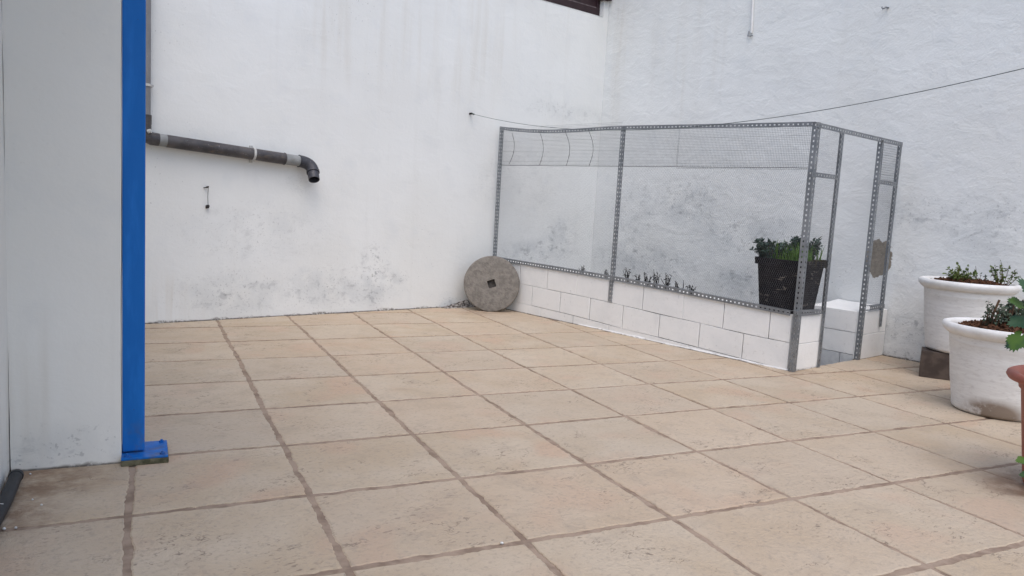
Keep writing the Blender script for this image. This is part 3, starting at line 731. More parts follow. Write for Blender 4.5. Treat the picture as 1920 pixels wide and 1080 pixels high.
s2a, s2b = sS(onside(1640, 420)), sS(d3)
zc = onside(1545, 325).z; zb1 = onside(1515, 590).z
hexnet('hexagonal_netting', SO, SD, 0.02, sS(d1)-0.01, lambda s: zb1, onside(1555, 240).z, SN, ph=8.0)
zc2 = onside(1665, 340).z; zt2 = onside(1670, 266).z
sqnet('square_mesh', SO, SD, sS(d2)+.01, sS(d3)-.005, zc2-0.01, lambda s: zt2, SN, cell=0.019, r=0.0011, ph=9.0)
hexnet('hexagonal_netting', SO, SD, sS(d2)+.01, sS(d3)-.005, lambda s: onside(1643, 576).z, zc2, SN, ph=10.0)

# ------------------------------------------------------------------ block walls
def interp(tab, x):
    for (a, ya), (b, yb) in zip(tab, tab[1:]):
        if x <= b: return lerp(ya, yb, (x-a)/(b-a))
    (a, ya), (b, yb) = tab[-2:]; return lerp(ya, yb, (x-a)/(b-a))
yT = [(930, 488), (960, 493), (1050, 508), (1147, 526), (1250, 545), (1352, 565), (1482, 591)]
y1 = [(930, 521), (974, 531.4), (999, 536.6), (1025, 542), (1051, 547.5), (1108, 559), (1138, 566), (1204, 581), (1239, 590), (1313, 606), (1395, 626), (1440, 635), (1479, 643)]
y2 = [(930, 557), (974, 568), (996, 573), (1049, 585.3), (1074, 591.5), (1103, 599), (1165, 616), (1232, 631.8), (1269, 642), (1326, 656), (1387, 672), (1474, 693.5)]
def shrink(q, gaps, U, n):                # q: tl,tr,br,bl ; gaps l,t,r,b
    l, t, r_, b = gaps; U = U.normalized()
    return [q[0]+U*l-ez*t, q[1]-U*r_-ez*t, q[2]-U*r_+ez*b, q[3]+U*l+ez*b]
def block(parent, q, U, n, depth, gaps, proud=0.0, name='block', mat=None):
    q = shrink([p.copy() for p in q], gaps, U, n); mb = MB()
    j = [Vector((0, 0, 0))]*4
    cen = sum(q, Vector())/4
    fr = [p+(cen-p).normalized()*0.004+n*proud for p in q]; md = [p+n*(proud-0.003) for p in q]; bk = [p-n*depth for p in q]
    V = fr+md+bk
    Fs = [(0, 1, 2, 3), (11, 10, 9, 8)]
    for k in (0, 4):
        for i in range(4): Fs.append((k+i, k+4+i, k+4+(i+1) % 4, k+(i+1) % 4))
    mb.add(V, Fs); return mb.build(name, mat or M['block'], parent)
bw = thing('block_wall', FR, 'low wall of white painted blocks under the wire enclosure', 'wall')
DEP = 0.17
WF = 0.0037; HF = 0.0006                       # open joint / joint filled with paint (half widths)
def course(ya, yb, joints, seed):
    rnd = random.Random(seed)
    for k in range(len(joints)-1):
        (xt0, xb0, o0), (xt1, xb1, o1) = joints[k], joints[k+1]
        q = [onfront(xt0, ya(xt0)), onfront(xt1, ya(xt1)), onfront(xb1, yb(xb1)), onfront(xb0, yb(xb0))]
        # keep the blocks upright: average the two ends
        for a, b in ((0, 3), (1, 2)):
            m_ = (sF(q[a])+sF(q[b]))/2
            for i_ in (a, b): q[i_] = FL+FD*m_+ez*q[i_].z
        block(bw, q, FD, FN, DEP, (WF if o0 else HF, 0.0012, WF if o1 else HF, rnd.choice((0.0012, 0.003, 0.0035))), proud=rnd.uniform(-.002, .002))
xw = (925, 925, 0)
course(lambda x: interp(yT, x), lambda x: interp(y1, x), [(937, 934, 0), (975.5, 974, 1), (1027.6, 1025, 1), (1083, 1080, 0), (1143, 1139, 1), (1207, 1204, 1), (1283, 1279, 0), (1359, 1354, 1), (1445, 1440, 1), (1485.5, 1480.5, 0)], 1)
course(lambda x: interp(y1, x), lambda x: interp(y2, x), [(935, 932, 0), (999, 996, 1), (1051, 1049, 1), (1108, 1103, 1), (1169, 1165, 1), (1239, 1232, 1), (1313, 1308, 1), (1395, 1389, 1), (1481, 1475.5, 0)], 2)
course(lambda x: interp(y2, x), lambda x: interp(y2, x)+38, [(932, 930, 0), (1012, 1011, 0), (1074, 1072, 1), (1140, 1138, 0), (1210, 1208, 0), (1290, 1288, 0), (1380, 1378, 0), (1475, 1473, 0)], 3)
# mortar core behind the faces
s_end = (FR-FL).length
core = MB()
nseg = 14
for i in range(nseg):
    sa, sb = 0.02+(s_end-0.03)*i/nseg, 0.02+(s_end-0.03)*(i+1)/nseg
    za = zrail(sa)-0.035; zb = zrail(sb)-0.035
    P_ = [FL+FD*sa-FN*0.012, FL+FD*sb-FN*0.012, FL+FD*sb-FN*0.16, FL+FD*sa-FN*0.16]
    core.hexa([P_[0]+ez*-0.95, P_[1]+ez*-0.95, P_[2]+ez*-0.95, P_[3]+ez*-0.95, P_[0]+ez*za, P_[1]+ez*zb, P_[2]+ez*zb, P_[3]+ez*za])
core.build('mortar_core', M['joint'], bw)
# strip of mortar at the foot, towards the corner
st = MB(); m = 40
V = []
for i in range(m+1):
    s_ = lerp(1.35, s_end-0.012, i/m); h = 0.014+0.007*noise.noise((s_*6, 0, 3)); o = 0.005+0.003*noise.noise((s_*9, 2, 3))
    V += [FL+FD*s_+FN*(o+0.003)-ez*0.01, FL+FD*s_+FN*o+ez*h*0.7, FL+FD*s_-FN*0.002+ez*h]
st.add(V, [(i*3+k, (i+1)*3+k, (i+1)*3+k+1, i*3+k+1) for i in range(m) for k in (0, 1)], True)
st.build('mortar_strip', M['block'], bw)
# return of the wall to the door post
def sblocks(parent, px0, px1, ytops, ybots, xs):
    pass
sA, sB = 0.0, sS(d1)+0.005
ztopc = onside(1510, 592).z; zj = onside(1515, 643).z
def sq(s0, s1, z0, z1): return [FR+SD*s0+ez*z1, FR+SD*s1+ez*z1, FR+SD*s1+ez*z0, FR+SD*s0+ez*z0]
block(bw, sq(0.006, sB, zj, ztopc), SD, SN, 0.36, (0, 0, 0, .002), 0.0)
block(bw, sq(0.006, sB, 0.012, zj), SD, SN, 0.36, (0, .001, 0, 0), 0.003)
block(bw, sq(0.006, sB, -0.9, 0.0115), SD, SN, 0.36, (0, 0, 0, 0), 0.001, name='footing')
bw2 = thing('block_wall', SR, 'short white block stub between the open doorway and the plastered wall', 'wall')
sC, sD = sS(d2)+0.004, (SR-FR).length-0.012
zt3 = onside(1643, 582).z
block(bw2, sq(sC, sD, zt3*0.52, zt3), SD, SN, 0.032, (0, 0, 0, .0012), 0.0)
block(bw2, sq(sC, sD, -0.02, zt3*0.52), SD, SN, 0.032, (0, .0012, 0, 0), 0.002)
# ledge of blocks against the right wall, seen through the doorway; the ground inside is lower
lx = (FR+SD*sC).x+0.003
def onledge(px, py): return hit(px, py, Vector((lx, 0, 0)), Vector((1, 0, 0)))
ldg = thing('block_ledge', (lx, SR.y+0.5, 0), 'white painted block ledge seen through the doorway of the enclosure', 'ledge')
LU = Vector((0, -1, 0)); LN = Vector((-1, 0, 0))
zt, zm, zl = zt3-0.004, onledge(1585, 621).z, onledge(1585, 663).z
LDEP = -lx-0.012
def lq(ya_, yb_, z0, z1): return [Vector((lx, ya_, z1)), Vector((lx, yb_, z1)), Vector((lx, yb_, z0)), Vector((lx, ya_, z0))]
yfar = onledge(1516, 640).y; yj = onledge(1573, 675).y; yend = SR.y+0.034; ymid = lerp(yfar, yend, 0.3)
for a_, b__ in ((yfar, ymid), (ymid, yend)):
    block(ldg, lq(a_, b__, zm, zt), LU, LN, LDEP, (.0006, 0, .0006, .002))
    block(ldg, lq(a_, b__, zl, zm), LU, LN, LDEP, (.0006, .001, .0006, .0025), proud=-0.002)
for a_, b__ in ((yfar, yj), (yj, yend)):
    block(ldg, lq(a_, b__, -0.93, zl), LU, LN, LDEP, (.003, .001, .003, 0), proud=-0.004, mat=M['block_shaded'])
cap = MB(); nn = 24; V = []
for i in range(nn+1):
    y = lerp(yfar+0.004, yend-0.004, i/nn); hh = zt+0.010+0.014*max(0, noise.noise((y*6, 1, 2)))
    V += [Vector((lx+0.003, y, zt-0.002)), Vector((lx+0.05, y, zt+0.006)), Vector((lerp(lx, 0, .6), y, hh)), Vector((-0.013, y, hh+0.018))]
cap.add(V, [(i*4+k, i*4+k+1, (i+1)*4+k+1, (i+1)*4+k) for i in range(nn) for k in range(3)], True)
cap.build('plaster_cap', M['block'], ldg)

# ------------------------------------------------------------------ millstone
mc = onfloor(919, 584); fwd = Vector((C0.x-mc.x, C0.y-mc.y, 0)).normalized()
lean = math.radians(9); MR = 0.283; MT = 0.06
nrm = fwd*math.cos(lean)+ez*math.sin(lean); vup = -fwd*math.sin(lean)+ez*math.cos(lean); hor = vup.cross(nrm)
ctr = mc+vup*MR-nrm*(MT)+fwd*0.02
ms = thing('millstone', mc, 'round grey millstone with square hole leaning in the wall corner', 'millstone')
mb = MB(); n = 64; hs = 0.039; ra = math.radians(20)
def ringp(r, off, n=n): return [ctr+(hor*math.cos(2*math.pi*k/n)+vup*math.sin(2*math.pi*k/n))*(r*(1+0.007*noise.noise((math.cos(2*math.pi*k/n)*2.5, math.sin(2*math.pi*k/n)*2.5, off*9))))+nrm*off for k in range(n)]
def sqr(off):
    out = []
    for k in range(n):
        a = 2*math.pi*k/n; c, s_ = math.cos(a-ra), math.sin(a-ra); f_ = hs/max(abs(c), abs(s_))
        out.append(ctr+(hor*math.cos(a)+vup*math.sin(a))*f_+nrm*off)
    return out
V = sqr(-MT)+sqr(MT)+ringp(MR*0.5, MT+0.002)+ringp(MR-0.022, MT)+ringp(MR-0.006, MT-0.005)+ringp(MR, MT-0.026)+ringp(MR, -MT+0.02)+ringp(MR-0.015, -MT)+sqr(-MT)
mb.add(V, [(i*n+k, i*n+(k+1) % n, (i+1)*n+(k+1) % n, (i+1)*n+k) for i in range(8) for k in range(n)], False)
stone = mb.build('stone_disc', M['stone'], ms)
for p in stone.data.polygons: p.use_smooth = True
stone.data.set_sharp_from_angle(angle=math.radians(32))
MB().tube([ctr-nrm*(MT-0.022), ctr+nrm*(MT-0.034)], hs*1.5, 20).build('socket_filling', M['hole'], ms)
# crumbled mortar at the foot of the wall beside it
rb = MB(); V = []; cx = onleft(852, 572); N1, N2 = 26, 12
for i in range(N1+1):
    for j in range(N2+1):
        u_, v_ = i/N1, j/N2; prof = math.sin(math.pi*u_)**0.8
        h = 0.085*(u_**1.2)*min(1, (1-u_)*7)*(1-v_)**0.9+0.012*noise.noise((u_*9, v_*6, 3))*prof
        V.append(Vector((lerp(onleft(822, 576).x, onleft(885, 574).x, u_), -0.002-0.10*v_, max(-0.004, h))))
rb.add(V, [(i*(N2+1)+j, (i+1)*(N2+1)+j, (i+1)*(N2+1)+j+1, i*(N2+1)+j+1) for i in range(N1) for j in range(N2)], True)
tag(rb.build('rubble', M['rubble']), 'crumbled grey mortar heap at the foot of the wall left of the millstone', 'rubble')

# ------------------------------------------------------------------ foliage helpers
def leafquad(mb, p, d, nrm, L, W):
    """folded pointed leaf: 4 triangles"""
    d = d.normalized(); s_ = d.cross(nrm).normalized(); nn_ = s_.cross(d)
    mb.add([p, p+d*L*0.45+s_*W*0.5+nn_*W*0.18, p+d*L, p+d*L*0.45-s_*W*0.5+nn_*W*0.18, p+d*L*0.5], [(0, 1, 4), (1, 2, 4), (2, 3, 4), (3, 0, 4)])
def rvec(rn): 
    while True:
        v = Vector((rn.uniform(-1, 1), rn.uniform(-1, 1), rn.uniform(-1, 1)))
        if 0.05 < v.length < 1: return v.normalized()
def shrub(name, base, label, cat, mleaf, seed, n_stem, h, spread, leaf=(0.02, 0.012), per=14, rs=0.003, droop=0.0, mstem=None, bare=0.15, lean_=(0, 0), group=None, foli='foliage'):
    rn = random.Random(seed); o = thing(name, base, label, cat, group)
    sm_, lm_ = MB(), MB()
    for k in range(n_stem):
        a = rn.uniform(0, 2*math.pi); sp = spread*math.sqrt(rn.random())
        hh = h*rn.uniform(0.6, 1.05)*(1-0.35*(sp/max(spread, 1e-3))**2)
        b0 = Vector(base)+Vector((math.cos(a)*sp*0.35, math.sin(a)*sp*0.35, -0.015))
        tip = Vector(base)+Vector((math.cos(a)*sp+lean_[0], math.sin(a)*sp+lean_[1], hh))
        md_ = (b0+tip)/2+Vector((rn.uniform(-.1, .1)*h, rn.uniform(-.1, .1)*h, 0.12*hh))
        pts_ = [(1-t)**2*b0+2*t*(1-t)*md_+t*t*tip for t in [i/6 for i in range(7)]]
        sm_.tube(pts_, [rs*(1-0.7*i/6) for i in range(7)], 5)
        for i in range(per):
            t = bare+(1-bare)*rn.random(); p = (1-t)**2*b0+2*t*(1-t)*md_+t*t*tip
            dd_ = rvec(rn)+Vector((0, 0, 0.35)); dd_ = dd_.normalized()
            leafquad(lm_, p+dd_*rs, dd_, rvec(rn)+Vector((0, 0, 1.0)), leaf[0]*rn.uniform(.6, 1.25), leaf[1]*rn.uniform(.7, 1.2))
    sm_.build('stems', mstem or M['twig'], o); f = lm_.build(foli, mleaf, o); f['kind'] = 'stuff'
    return o

# ------------------------------------------------------------------ black planter inside the enclosure
zw = ztopc+0.003
pc = FR+SD*0.205-FN*0.0+FN*(-0.0)-SN*0.215
pc = Vector((pc.x, pc.y, zw))
e_a, e_b = FD, SD
bpot = thing('planter_pot', pc, 'black peeling plastic planter standing on the enclosure wall corner', 'planter')
def sqring(hw1, hw2, z, rr=0.03, n=5):
    out = []
    for sx, sy, a0 in ((1, 1, 0), (-1, 1, 90), (-1, -1, 180), (1, -1, 270)):
        for k in range(n):
            a = math.radians(a0+90*k/(n-1)); out.append(pc+e_a*(sx*(hw1-rr)+rr*math.cos(a))+e_b*(sy*(hw2-rr)+rr*math.sin(a))+ez*z)
    return out
H = 0.395
prof = [(0.150, 0.150, 0.0, .03), (0.152, 0.152, 0.02, .035), (0.182, 0.182, H-0.055, .045), (0.183, 0.183, H-0.052, .045), (0.198, 0.198, H-0.050, .045), (0.201, 0.201, H, .045), (0.186, 0.186, H, .04), (0.178, 0.178, H-0.06, .04)]
V = []; 
for a_, b__, z_, r__ in prof: V += sqring(a_, b__, z_, r__)
n4 = 20
mb = MB(); mb.add(V, [(i*n4+k, i*n4+(k+1) % n4, (i+1)*n4+(k+1) % n4, (i+1)*n4+k) for i in range(len(prof)-1) for k in range(n4)], False); mb.add(V[:n4], [tuple(reversed(range(n4)))])
mb.build('pot_body', M['blackpot'], bpot)
mb = MB(); V = sqring(0.181, 0.181, H-0.04, .04); mb.add(V+[pc+ez*(H-0.02)], [(i, (i+1) % n4, n4) for i in range(n4)]); mb.build('soil', M['soil'], bpot)
soilz = pc+ez*(H-0.035)
shrub('leafy_plant', soilz-e_a*0.12-e_b*0.08, 'dark bluish leafy plant at the left side of the black planter', 'plant', M['leaf_dark'], 11, 34, 0.20, 0.15, (0.032, 0.022), 34, 0.0025)
shrub('leafy_plant', soilz+e_b*0.15-e_a*0.00, 'dark dense leafy plant at the right side of the black planter', 'plant', M['leaf_dark'], 12, 42, 0.22, 0.15, (0.030, 0.020), 36, 0.0025, lean_=(0.03, 0.0))
gr = thing('grass_tuft', soilz+e_a*0.02-e_b*0.04, 'bright green grass tuft in the middle of the black planter', 'grass'); mb = MB(); rn = random.Random(5)
for k in range(330):
    b0 = soilz+e_a*rn.uniform(-.13, .17)+e_b*rn.uniform(-.16, .15); a = rn.uniform(0, 6.283); L = rn.uniform(0.06, 0.21)
    dr = Vector((math.cos(a), math.sin(a), 0)); s_ = Vector((-dr.y, dr.x, 0))*rn.uniform(.002, .004)
    p1 = b0+ez*L*0.6+dr*L*0.15; p2 = b0+ez*L*rn.uniform(.75, 1.0)+dr*L*rn.uniform(.2, .6)
    mb.add([b0-s_, b0+s_, p1+s_*.8, p1-s_*.8, p2], [(0, 1, 2, 3), (3, 2, 4)])
o = mb.build('grass_blades', M['grass'], gr); o['kind'] = 'stuff'
mb = MB()
for k in range(46):
    b0 = pc+ez*(H+0.003)+(e_a*0.196+e_b*rn.uniform(-0.06, .19) if k % 2 else e_b*0.196+e_a*rn.uniform(-0.0, .19)); oo = e_a if k % 2 else e_b
    L = rn.uniform(.02, .075); v = rvec(rn)*0.012
    mb.tube([b0-oo*0.03+ez*0.004, b0+oo*0.008+v*.3, b0+oo*0.012+v-ez*L], 0.0013, 4)
o = mb.build('dry_roots', M['dryroot'], gr); o['kind'] = 'stuff'

# ------------------------------------------------------------------ dead weeds on the block wall
rn = random.Random(21)
weeds = [(1090, 0.07, 'forked dry weed left of the middle post'), (1136, 0.08, 'dark dry weed just behind the middle post'), (1176, 0.15, 'tall dark dry weed right of the middle post'), (1196, 0.10, 'thin pale dry weed second right of the middle post'), (1212, 0.12, 'dense dry weed third right of the middle post'),
         (1229, 0.17, 'tallest leaning dry weed with broad base'), (1252, 0.14, 'dry weed with swollen stem tip'), (1268, 0.09, 'short branching dry weed beside a bare stalk'), (1281, 0.15, 'single bare upright stalk'), (1297, 0.10, 'last thin dry weed towards the black planter')]
for k, (px, h, lab) in enumerate(weeds):
    h *= 0.68
    p = onfront(px, interp([(a, b-5) for a, b in yT], px), -0.06); p.z = interp([(q.x, q.z) for q in []] or [(0, 0), (1, 0)], 0) or (zrail(sF(p))-0.03)
    o = thing('dead_weed', p, lab+', on top of the block wall', 'weed', 'dry weeds on the block wall'); mb = MB()
    ns = 1 if 'single' in lab else rn.randint(4, 7)
    for i in range(ns):
        a = rn.uniform(-1, 1); t = Vector((rn.uniform(-.3, .3)*h, rn.uniform(-.5, .5)*h, h*rn.uniform(.55, 1.1)+0.03))
        b0 = p+FD*rn.uniform(-.02, .02)
        mb.tube([b0, b0+t*0.5+FD*rn.uniform(-.01, .01), b0+t], [0.005, 0.0035, 0.0015], 5)
        if ns > 1:
            for _ in range(5):
                v = rvec(rn); leafquad(mb, b0+t*rn.uniform(.3, 1), v+ez*.3, rvec(rn), h*rn.uniform(.15, .35), 0.010)
    mb.build('stalks', M['dead'], o)

# ------------------------------------------------------------------ white pots
def bigpot(base, Rr, H, Rb, label, stain, matname):
    o = thing('flower_pot', base, label, 'pot'); B = Vector(base)
    Rt = Rr*0.865
    body = [(0.02, 0.0), (Rb*0.93, 0.0), (Rb*0.985, 0.012), (Rb, 0.02), (Rb*1.005, 0.05), (lerp(Rb, Rt, .42), H*0.35), (lerp(Rb, Rt, .78), H*0.66), (lerp(Rb, Rt, .92), H*0.78), (lerp(Rb, Rt, .955), H*0.785), (lerp(Rb, Rt, .97), H*0.80), (Rt, H*0.85), (Rt*1.02, H*0.885)]
    mb = MB(); mb.lathe(body, B, 64, 0.006); mb.build('pot_body', whitepot(matname, stain), o)
    ri = Rr-0.058
    lip = [(Rt*1.018, H*0.88), (Rt*1.045, H-0.068), (Rr-0.016, H-0.052), (Rr-0.006, H-0.040), (Rr, H-0.024), (Rr-0.006, H-0.005), (Rr-0.022, H), (Rr-0.040, H-0.003), (ri+0.006, H-0.014), (ri, H-0.03), (ri-0.015, H-0.15)]
    mb = MB(); mb.lathe(lip, B, 64, 0.006); mb.build('rolled_rim', M['lip'], o)
    mb = MB(); n = 40; V = [B+ez*(H-0.015)+Vector((0.02, 0.0, 0))]; rings = 8
    for i in range(1, rings+1):
        for k in range(n):
            a = 2*math.pi*k/n; r = (ri-0.004)*i/rings
            z = H-0.045+0.040*(1-(i/rings)**2)+0.022*noise.noise((math.cos(a)*r*9, math.sin(a)*r*9, H))
            V.append(B+Vector((r*math.cos(a), r*math.sin(a), z if i < rings else H-0.055)))
    Fs = [(0, 1+k, 1+(k+1) % n) for k in range(n)]+[(1+i*n+k, 1+(i+1)*n+k, 1+(i+1)*n+(k+1) % n, 1+i*n+(k+1) % n) for i in range(rings-1) for k in range(n)]
    mb.add(V, Fs, True); mb.build('soil', M['soil'], o)
    mb = MB(); rn = random.Random(int(H*1000))
    for k in range(420):
        r = (ri-0.03)*math.sqrt(rn.random()); a = rn.uniform(0, 6.283); z = H-0.045+0.040*(1-(r/ri)**2)+0.014
        c = B+Vector((r*math.cos(a), r*math.sin(a), z)); u1 = rvec(rn); u2 = u1.orthogonal().normalized(); u3 = u1.cross(u2)
        mb.box(c, u1*rn.uniform(.008, .02), u2*rn.uniform(.003, .007), u3*rn.uniform(.002, .004))
    q = mb.build('bark_chips', M['chip'], o); q['kind'] = 'stuff'
    return o, B+ez*(H-0.02)
# near pot, on the floor
nb = onfloor(1868, 772); n_R, n_H, n_Rb = 0.352, 0.537, 0.25
TOC = Vector((C0.x-nb.x, C0.y-nb.y, 0)).normalized()
pot2, soil2 = bigpot(nb+ez*0.003, n_R, n_H, n_Rb, 'white pot with brown stain at its foot, nearer of the two', 
    [(tuple(Vector((nb.x, nb.y, 0.03))+TOC*0.24-RT*0.02), (0.24, 0.24, 0.12), 1.5), (tuple(nb+(C0-nb).normalized()*0.34-RT*0.05+ez*0.46), (0.35, 0.35, 0.035), 0.6)], 'stained_white_pot')
# far pot, raised on brown clay blocks
fb = Vector((-0.352, -4.215, 0)); fz = 0.200
F_R, F_H = 0.332, 0.528
wallgap = -fb.x
pot1, soil1 = bigpot(Vector((fb.x, fb.y, fz+0.004)), F_R, F_H, 0.238, 'white pot raised on brown clay block against the lumpy wall',
    [(tuple(Vector((fb.x, fb.y, fz+0.45))+(C0-fb).normalized()*0.3), (0.4, 0.4, 0.03), 0.25)], 'white_pot')

# ------------------------------------------------------------------ brown clay blocks under the far pot
bl = onfloor(1722, 706); brr = onfloor(1782, 714.5); bdir = (brr-bl).normalized(); bn = Vector((bdir.y, -bdir.x, 0))
if bn.dot(C0-bl) < 0: bn = -bn
bh = 0.195
mb = MB().box(bl+bdir*0.125-bn*0.11+ez*(bh/2+0.002), bdir*0.125, bn*0.11, ez*bh/2); o = mb.build('clay_block', M['brick'], bevel=0.005)
tag(o, 'dark brown clay block under the far white pot, its face in view', 'block')
for k, (a_, b__) in enumerate(((0.40, 0.06), (0.30, 0.33))):
    mb = MB().box(bl+bdir*a_-bn*b__+ez*(bh/2+0.002), bdir*0.09, bn*0.07, ez*bh/2); o = mb.build('clay_block', M['brick'], bevel=0.005)
    tag(o, ('brown clay block hidden behind the near white pot', 'brown clay block at the back under the far pot by the wall')[k], 'block')

# plants in the white pots
shrub('sprouting_plant', soil1-RT*0.08-FW*0.02, 'yellow green sprouting plant at the left of the far white pot', 'plant', M['leaf_lime'], 31, 20, 0.135, 0.13, (0.026, 0.018), 17, 0.0025)
shrub('sprouting_plant', soil1+RT*0.215-FW*0.05, 'loose yellow green sprout at the right of the far white pot', 'plant', M['leaf_lime'], 32, 14, 0.16, 0.12, (0.024, 0.018), 11, 0.0028)
shrub('sprouting_plant', soil1+RT*0.12+FW*0.02, 'low sparse sprout in the middle of the far white pot', 'plant', M['leaf_sage'], 33, 6, 0.075, 0.08, (0.018, 0.012), 7, 0.0022)
tw = MB().tube([soil1+RT*0.055, soil1+RT*0.05+ez*0.07, soil1+RT*0.035+ez*0.13], [0.003, 0.0022, 0.0012], 5)
tag(tw.build('twig', M['twig']), 'single thin bare twig standing in the far white pot', 'twig')
p2 = shrub('pruned_bush', soil2-RT*0.10, 'pruned bush with cut woody stems at the left of the near white pot', 'plant', M['leaf_sage'], 41, 14, 0.18, 0.08, (0.022, 0.014), 18, 0.003)
p3 = shrub('pruned_bush', soil2+RT*0.09, 'dense pruned bush with dark leaves at the right of the near white pot', 'plant', M['leaf_sage'], 42, 40, 0.185, 0.17, (0.026, 0.016), 30, 0.003)
rn = random.Random(8)
for par, offs in ((p2, [(0.0, 0.20, .009), (0.018, 0.14, .006), (-0.03, 0.11, .004), (0.035, .12, .005)]), (p3, [(-0.095, 0.14, .010), (-0.075, 0.19, .006), (-0.04, 0.20, .007), (-0.085, .07, .012), (0.03, .15, .004), (0.06, .16, .004), (-0.06, .09, .010)])):
    for dx, h, r in offs:
        b0 = Vector(par.location)+RT*dx-ez*0.02; 
        MB().tube([b0, b0+ez*h*.5+RT*rn.uniform(-.006, .006), b0+ez*h+RT*rn.uniform(-.012, .03)], [r, r*.85, r*.75], 7).build('cut_stem', M['twig'], par)

# ------------------------------------------------------------------ terracotta pot with lobed-leaf plant, at the right edge
tb = onfloor(2018, 925); 
tdist = (tb-C0).dot(FW)
trim = onfloor(1885, 705)
def solve_z(px, py, xy):                    # height above the floor point xy at which the pixel row is met
    best = None
    for i in range(400):
        z = i*0.003; v = Vector((xy.x, xy.y, z))-C0; y = 540-F*v.dot(UP)/v.dot(FW)
        if best is None or abs(y-py) < best[0]: best = (abs(y-py), z)
    return best[1]
tH = solve_z(0, 712, tb)
tR = 0.0
for i in range(400):
    tR = 0.1+i*0.001
    vv = [tb+ez*(tH-0.02)+Vector((math.cos(a*.1), math.sin(a*.1), 0))*tR-C0 for a in range(63)]
    if min(960+F*v.dot(RT)/v.dot(FW) for v in vv) < 1886: break
tc = thing('terracotta_pot', tb, 'terracotta coloured pot cut off by the right picture edge', 'pot')
k = tR
pr_ = [(0.02, 0.003), (k*0.62, 0.003), (k*0.64, 0.02), (k*0.80, tH-0.075), (k*0.83, tH-0.072), (k*0.84, tH-0.05)]
MB().lathe(pr_, tb, 48).build('pot_body', M['terracotta'], tc)
MB().lathe([(k*0.83, tH-0.052), (k*0.97, tH-0.035), (k, tH-0.02), (k*0.985, tH-0.006), (k*0.95, tH), (k*0.86, tH-0.006), (k*0.80, tH-0.03), (k*0.78, tH-0.08)], tb, 48).build('rim', M['terracotta'], tc)
MB().lathe([(0.001, tH-0.045), (k*0.4, tH-0.04), (k*0.79, tH-0.055)], tb, 40).build('soil', M['soil'], tc)
def lobed(L, rn):
    """one toothed leaf, midrib along +y, flat with droop and fold"""
    out = []; n = 44
    for i in range(n+1):
        t = i/n; a = math.pi*(1-t*2)*0.93
        base = 0.5+0.16*math.cos(a*1.0)+0.17*abs(math.cos(a*2.5))
        tooth = 1+0.10*(1 if i % 2 else -1)
        out.append((math.sin(a)*base*tooth*0.78, 0.42+math.cos(a)*base*tooth*0.85))
    V = [(0, 0.30, 0.02)]
    for x, y in out: V.append((x, y, -0.18*y*y-0.12*x*x+0.10*abs(x)))
    return [Vector(v)*L for v in V], [(0, i, i+1) for i in range(1, n+1)]
pl = thing('leafy_plant', tb+ez*(tH-0.04), 'leafy plant with large toothed green leaves in the terracotta pot', 'plant')
rn = random.Random(61)
def bigleaf(tipdir, p, nrm_, L, mat, st=True):
    V, Fs = lobed(L, rn); y = tipdir.normalized(); x = y.cross(nrm_).normalized(); z = x.cross(y)
    W = [p+x*v.x+y*v.y+z*v.z for v in V]; mb = MB().add(W, Fs, True); mb.build('leaf', mat, pl)
    root = tb+ez*(tH-0.045)+Vector((rn.uniform(-.05, .05), rn.uniform(-.05, .05), 0))
    if st: MB().tube([root, lerp(root, p, .5)+ez*0.05, p+y*L*0.15], [0.0035, 0.003, 0.002], 6).build('stem', M['leaf_big2'], pl)
def at_pot(px, py, fwd_=0.0):               # point on the vertical plane through the pot, facing the camera
    v = ray(px, py); g = FW.copy(); g.z = 0; g.normalize()
    return C0+v*(((tb+g*fwd_-C0).dot(g))/v.dot(g))
toC = (C0-tb).normalized()
for (px, py, L, dx, dz, mt, fw_) in ((1921, 622, 0.085, -0.75, -0.95, 'leaf_big', -.03), (1935, 600, 0.09, -1, -0.10, 'leaf_big2', 0.0), (1922, 575, 0.07, -0.7, 0.4, 'leaf_big', .03), (1915, 640, 0.065, -0.8, -0.25, 'leaf_big2', .04),
                                 (1945, 560, 0.10, -0.5, 0.7, 'leaf_big2', .02), (1950, 620, 0.11, 0.3, -0.8, 'leaf_big', 0), (1990, 560, 0.12, 0.1, 1, 'leaf_big', 0), (2030, 600, 0.12, 0.8, 0.2, 'leaf_big2', 0), (2010, 540, 0.11, .5, .8, 'leaf_big', .05), (1965, 530, 0.10, -.3, .9, 'leaf_big2', .05), (1975, 590, .11, -.2, .2, 'leaf_big', -.06)):
    bigleaf(RT*dx+UP*dz+toC*0.15, at_pot(px, py, fw_), toC+UP*0.9+RT*rn.uniform(-.3, .3), L, M[mt])
for (px, py) in ((1927, 862), (1934, 893)):
    p = at_pot(px, py, -0.10); bigleaf(-RT*1.0+UP*rn.uniform(-.2, .3), p, toC+UP*0.8, 0.042, M['leaf_big'], False)
    MB().tube([tb+ez*(tH-0.03)-RT*k*0.4+toC*0.1, at_pot(1975, 690, -0.16), at_pot(1965, 800, -0.18), p], 0.0025, 6).build('stem', M['leaf_big2'], pl)

# ------------------------------------------------------------------ clothes line
cl0 = onleft(884, 213, 0.03)
endp = C0+ray(1920, 133)*3.6; far = None
A2 = Vector((cl0.x, cl0.y, 0)); B2 = Vector((endp.x, endp.y, 0)); ddl = (B2-A2).normalized(); nl = Vector((ddl.y, -ddl.x, 0))
def online(px, py): return hit(px, py, cl0, nl)
meas = [(online(px, py)-cl0) for px, py in ((884, 213), (950, 230), (1020, 242), (1390, 225), (1500, 210), (1650, 185), (1780, 161), (1920, 133))]
xs_ = [m_.dot(ddl) for m_ in meas]; zs2 = [m_.z for m_ in meas]
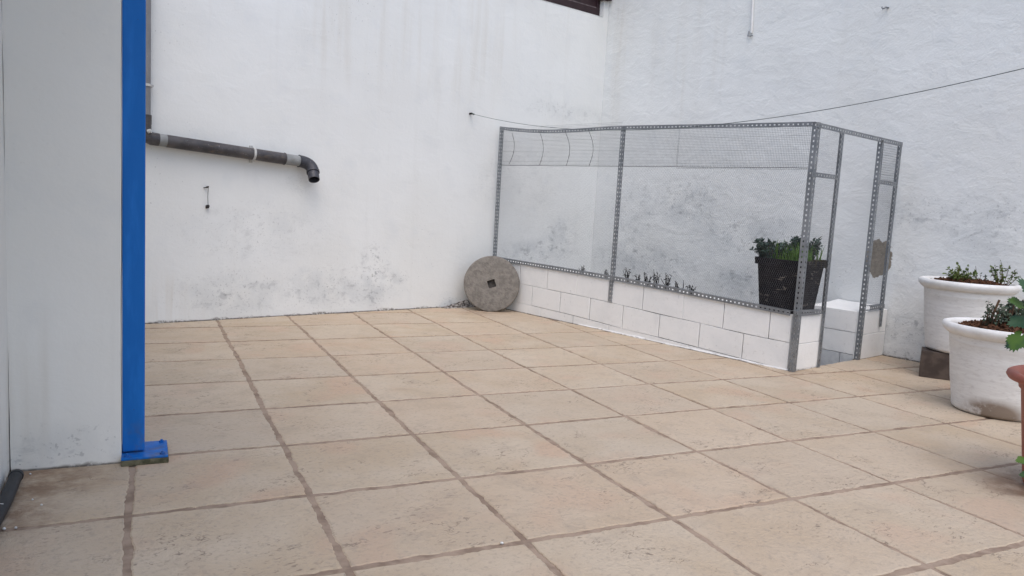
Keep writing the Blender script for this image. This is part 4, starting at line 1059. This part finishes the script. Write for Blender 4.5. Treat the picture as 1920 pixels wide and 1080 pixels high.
# least squares parabola z = a s + b s^2
s2 = sum(x*x for x in xs_); s3 = sum(x**3 for x in xs_); s4 = sum(x**4 for x in xs_); t1 = sum(x*z for x, z in zip(xs_, zs2)); t2 = sum(x*x*z for x, z in zip(xs_, zs2))
det = s2*s4-s3*s3; pa, pb_ = (t1*s4-t2*s3)/det, (t2*s2-t1*s3)/det
smax = xs_[-1]+1.2
line = thing('clothes_line', cl0, 'thin dark green clothes line sagging across the yard above the enclosure', 'clothesline')
MB().tube([cl0+ddl*s_+ez*(pa*s_+pb_*s_*s_) for s_ in [smax*i/60 for i in range(61)]], 0.0020, 6).build('cord', M['rope'], line)
MB().tube([cl0+Vector((-0.0, 0.035, 0)), cl0+Vector((0, -0.01, 0.0))], 0.010, 8).build('anchor_plug', M['nail'], line)
MB().tube([cl0+Vector((0.0, -0.01, 0)), cl0+Vector((0.02, -0.02, -0.006)), cl0+Vector((0, -0.03, -.01))], 0.007, 6).build('knot', M['rope'], line)
print('LINE', pa, pb_, smax, [round(pa*x+pb_*x*x-z, 3) for x, z in zip(xs_, zs2)])

# ------------------------------------------------------------------ black pipe along the foot of the left wall
h0, h1 = onfloor(30, 893, 0.03), onfloor(-14, 985, 0.03); hd = (h1-h0).normalized()
hs_ = thing('black_pipe', h0, 'black plastic pipe lying along the foot of the left wall', 'pipe')
MB().tube([h0-hd*0.0, lerp(h0, h1, .5)+rotz(Vector((0.004, 0, 0))), h1, h1+hd*1.2], 0.021, 16).build('tube', M['rubber'], hs_)
MB().tube([h0-hd*0.012, h0+hd*0.006], 0.0235, 16).build('end_ring', M['rubber'], hs_)
for t in (0.72,):
    c = lerp(h0, h1, t); MB().tube([c-hd*0.003, c+hd*0.003], 0.0222, 16).build('cable_tie', M['clip'], hs_)

# ------------------------------------------------------------------ small white bits on the floor
rn = random.Random(3)
for (px, py, sz, lab) in ((941, 1019, 0.006, 'shiny white pebble on the tile joint at the bottom centre'), (61, 937, 0.004, 'tiny white chip on the brown stained tile, lower of two'), (78, 947, 0.0045, 'tiny white chip on the stained tile right of the lower chip'), (57, 889, 0.0045, 'white crumb at the foot of the pillar by the black pipe'), (8, 992, 0.006, 'white crumb at the left picture edge on the tile joint'), (30, 990, 0.005, 'white crumb on the joint right of the edge crumb'), (273, 869, 0.004, 'white crumb in front of the blue base plate')):
    p = onfloor(px, py, 0.002); mb = MB(); pr2 = [(0.0005, sz*1.0), (sz*0.7, sz*0.8), (sz, sz*0.3), (sz*0.8, -0.001), (0.0005, -0.002)]
    mb.lathe(pr2, p, 8, 0.5); o = mb.build('pebble', M['pebble']); tag(o, lab, 'pebble')
print('tiles', tn, 'tH', tH, 'tR', tR)
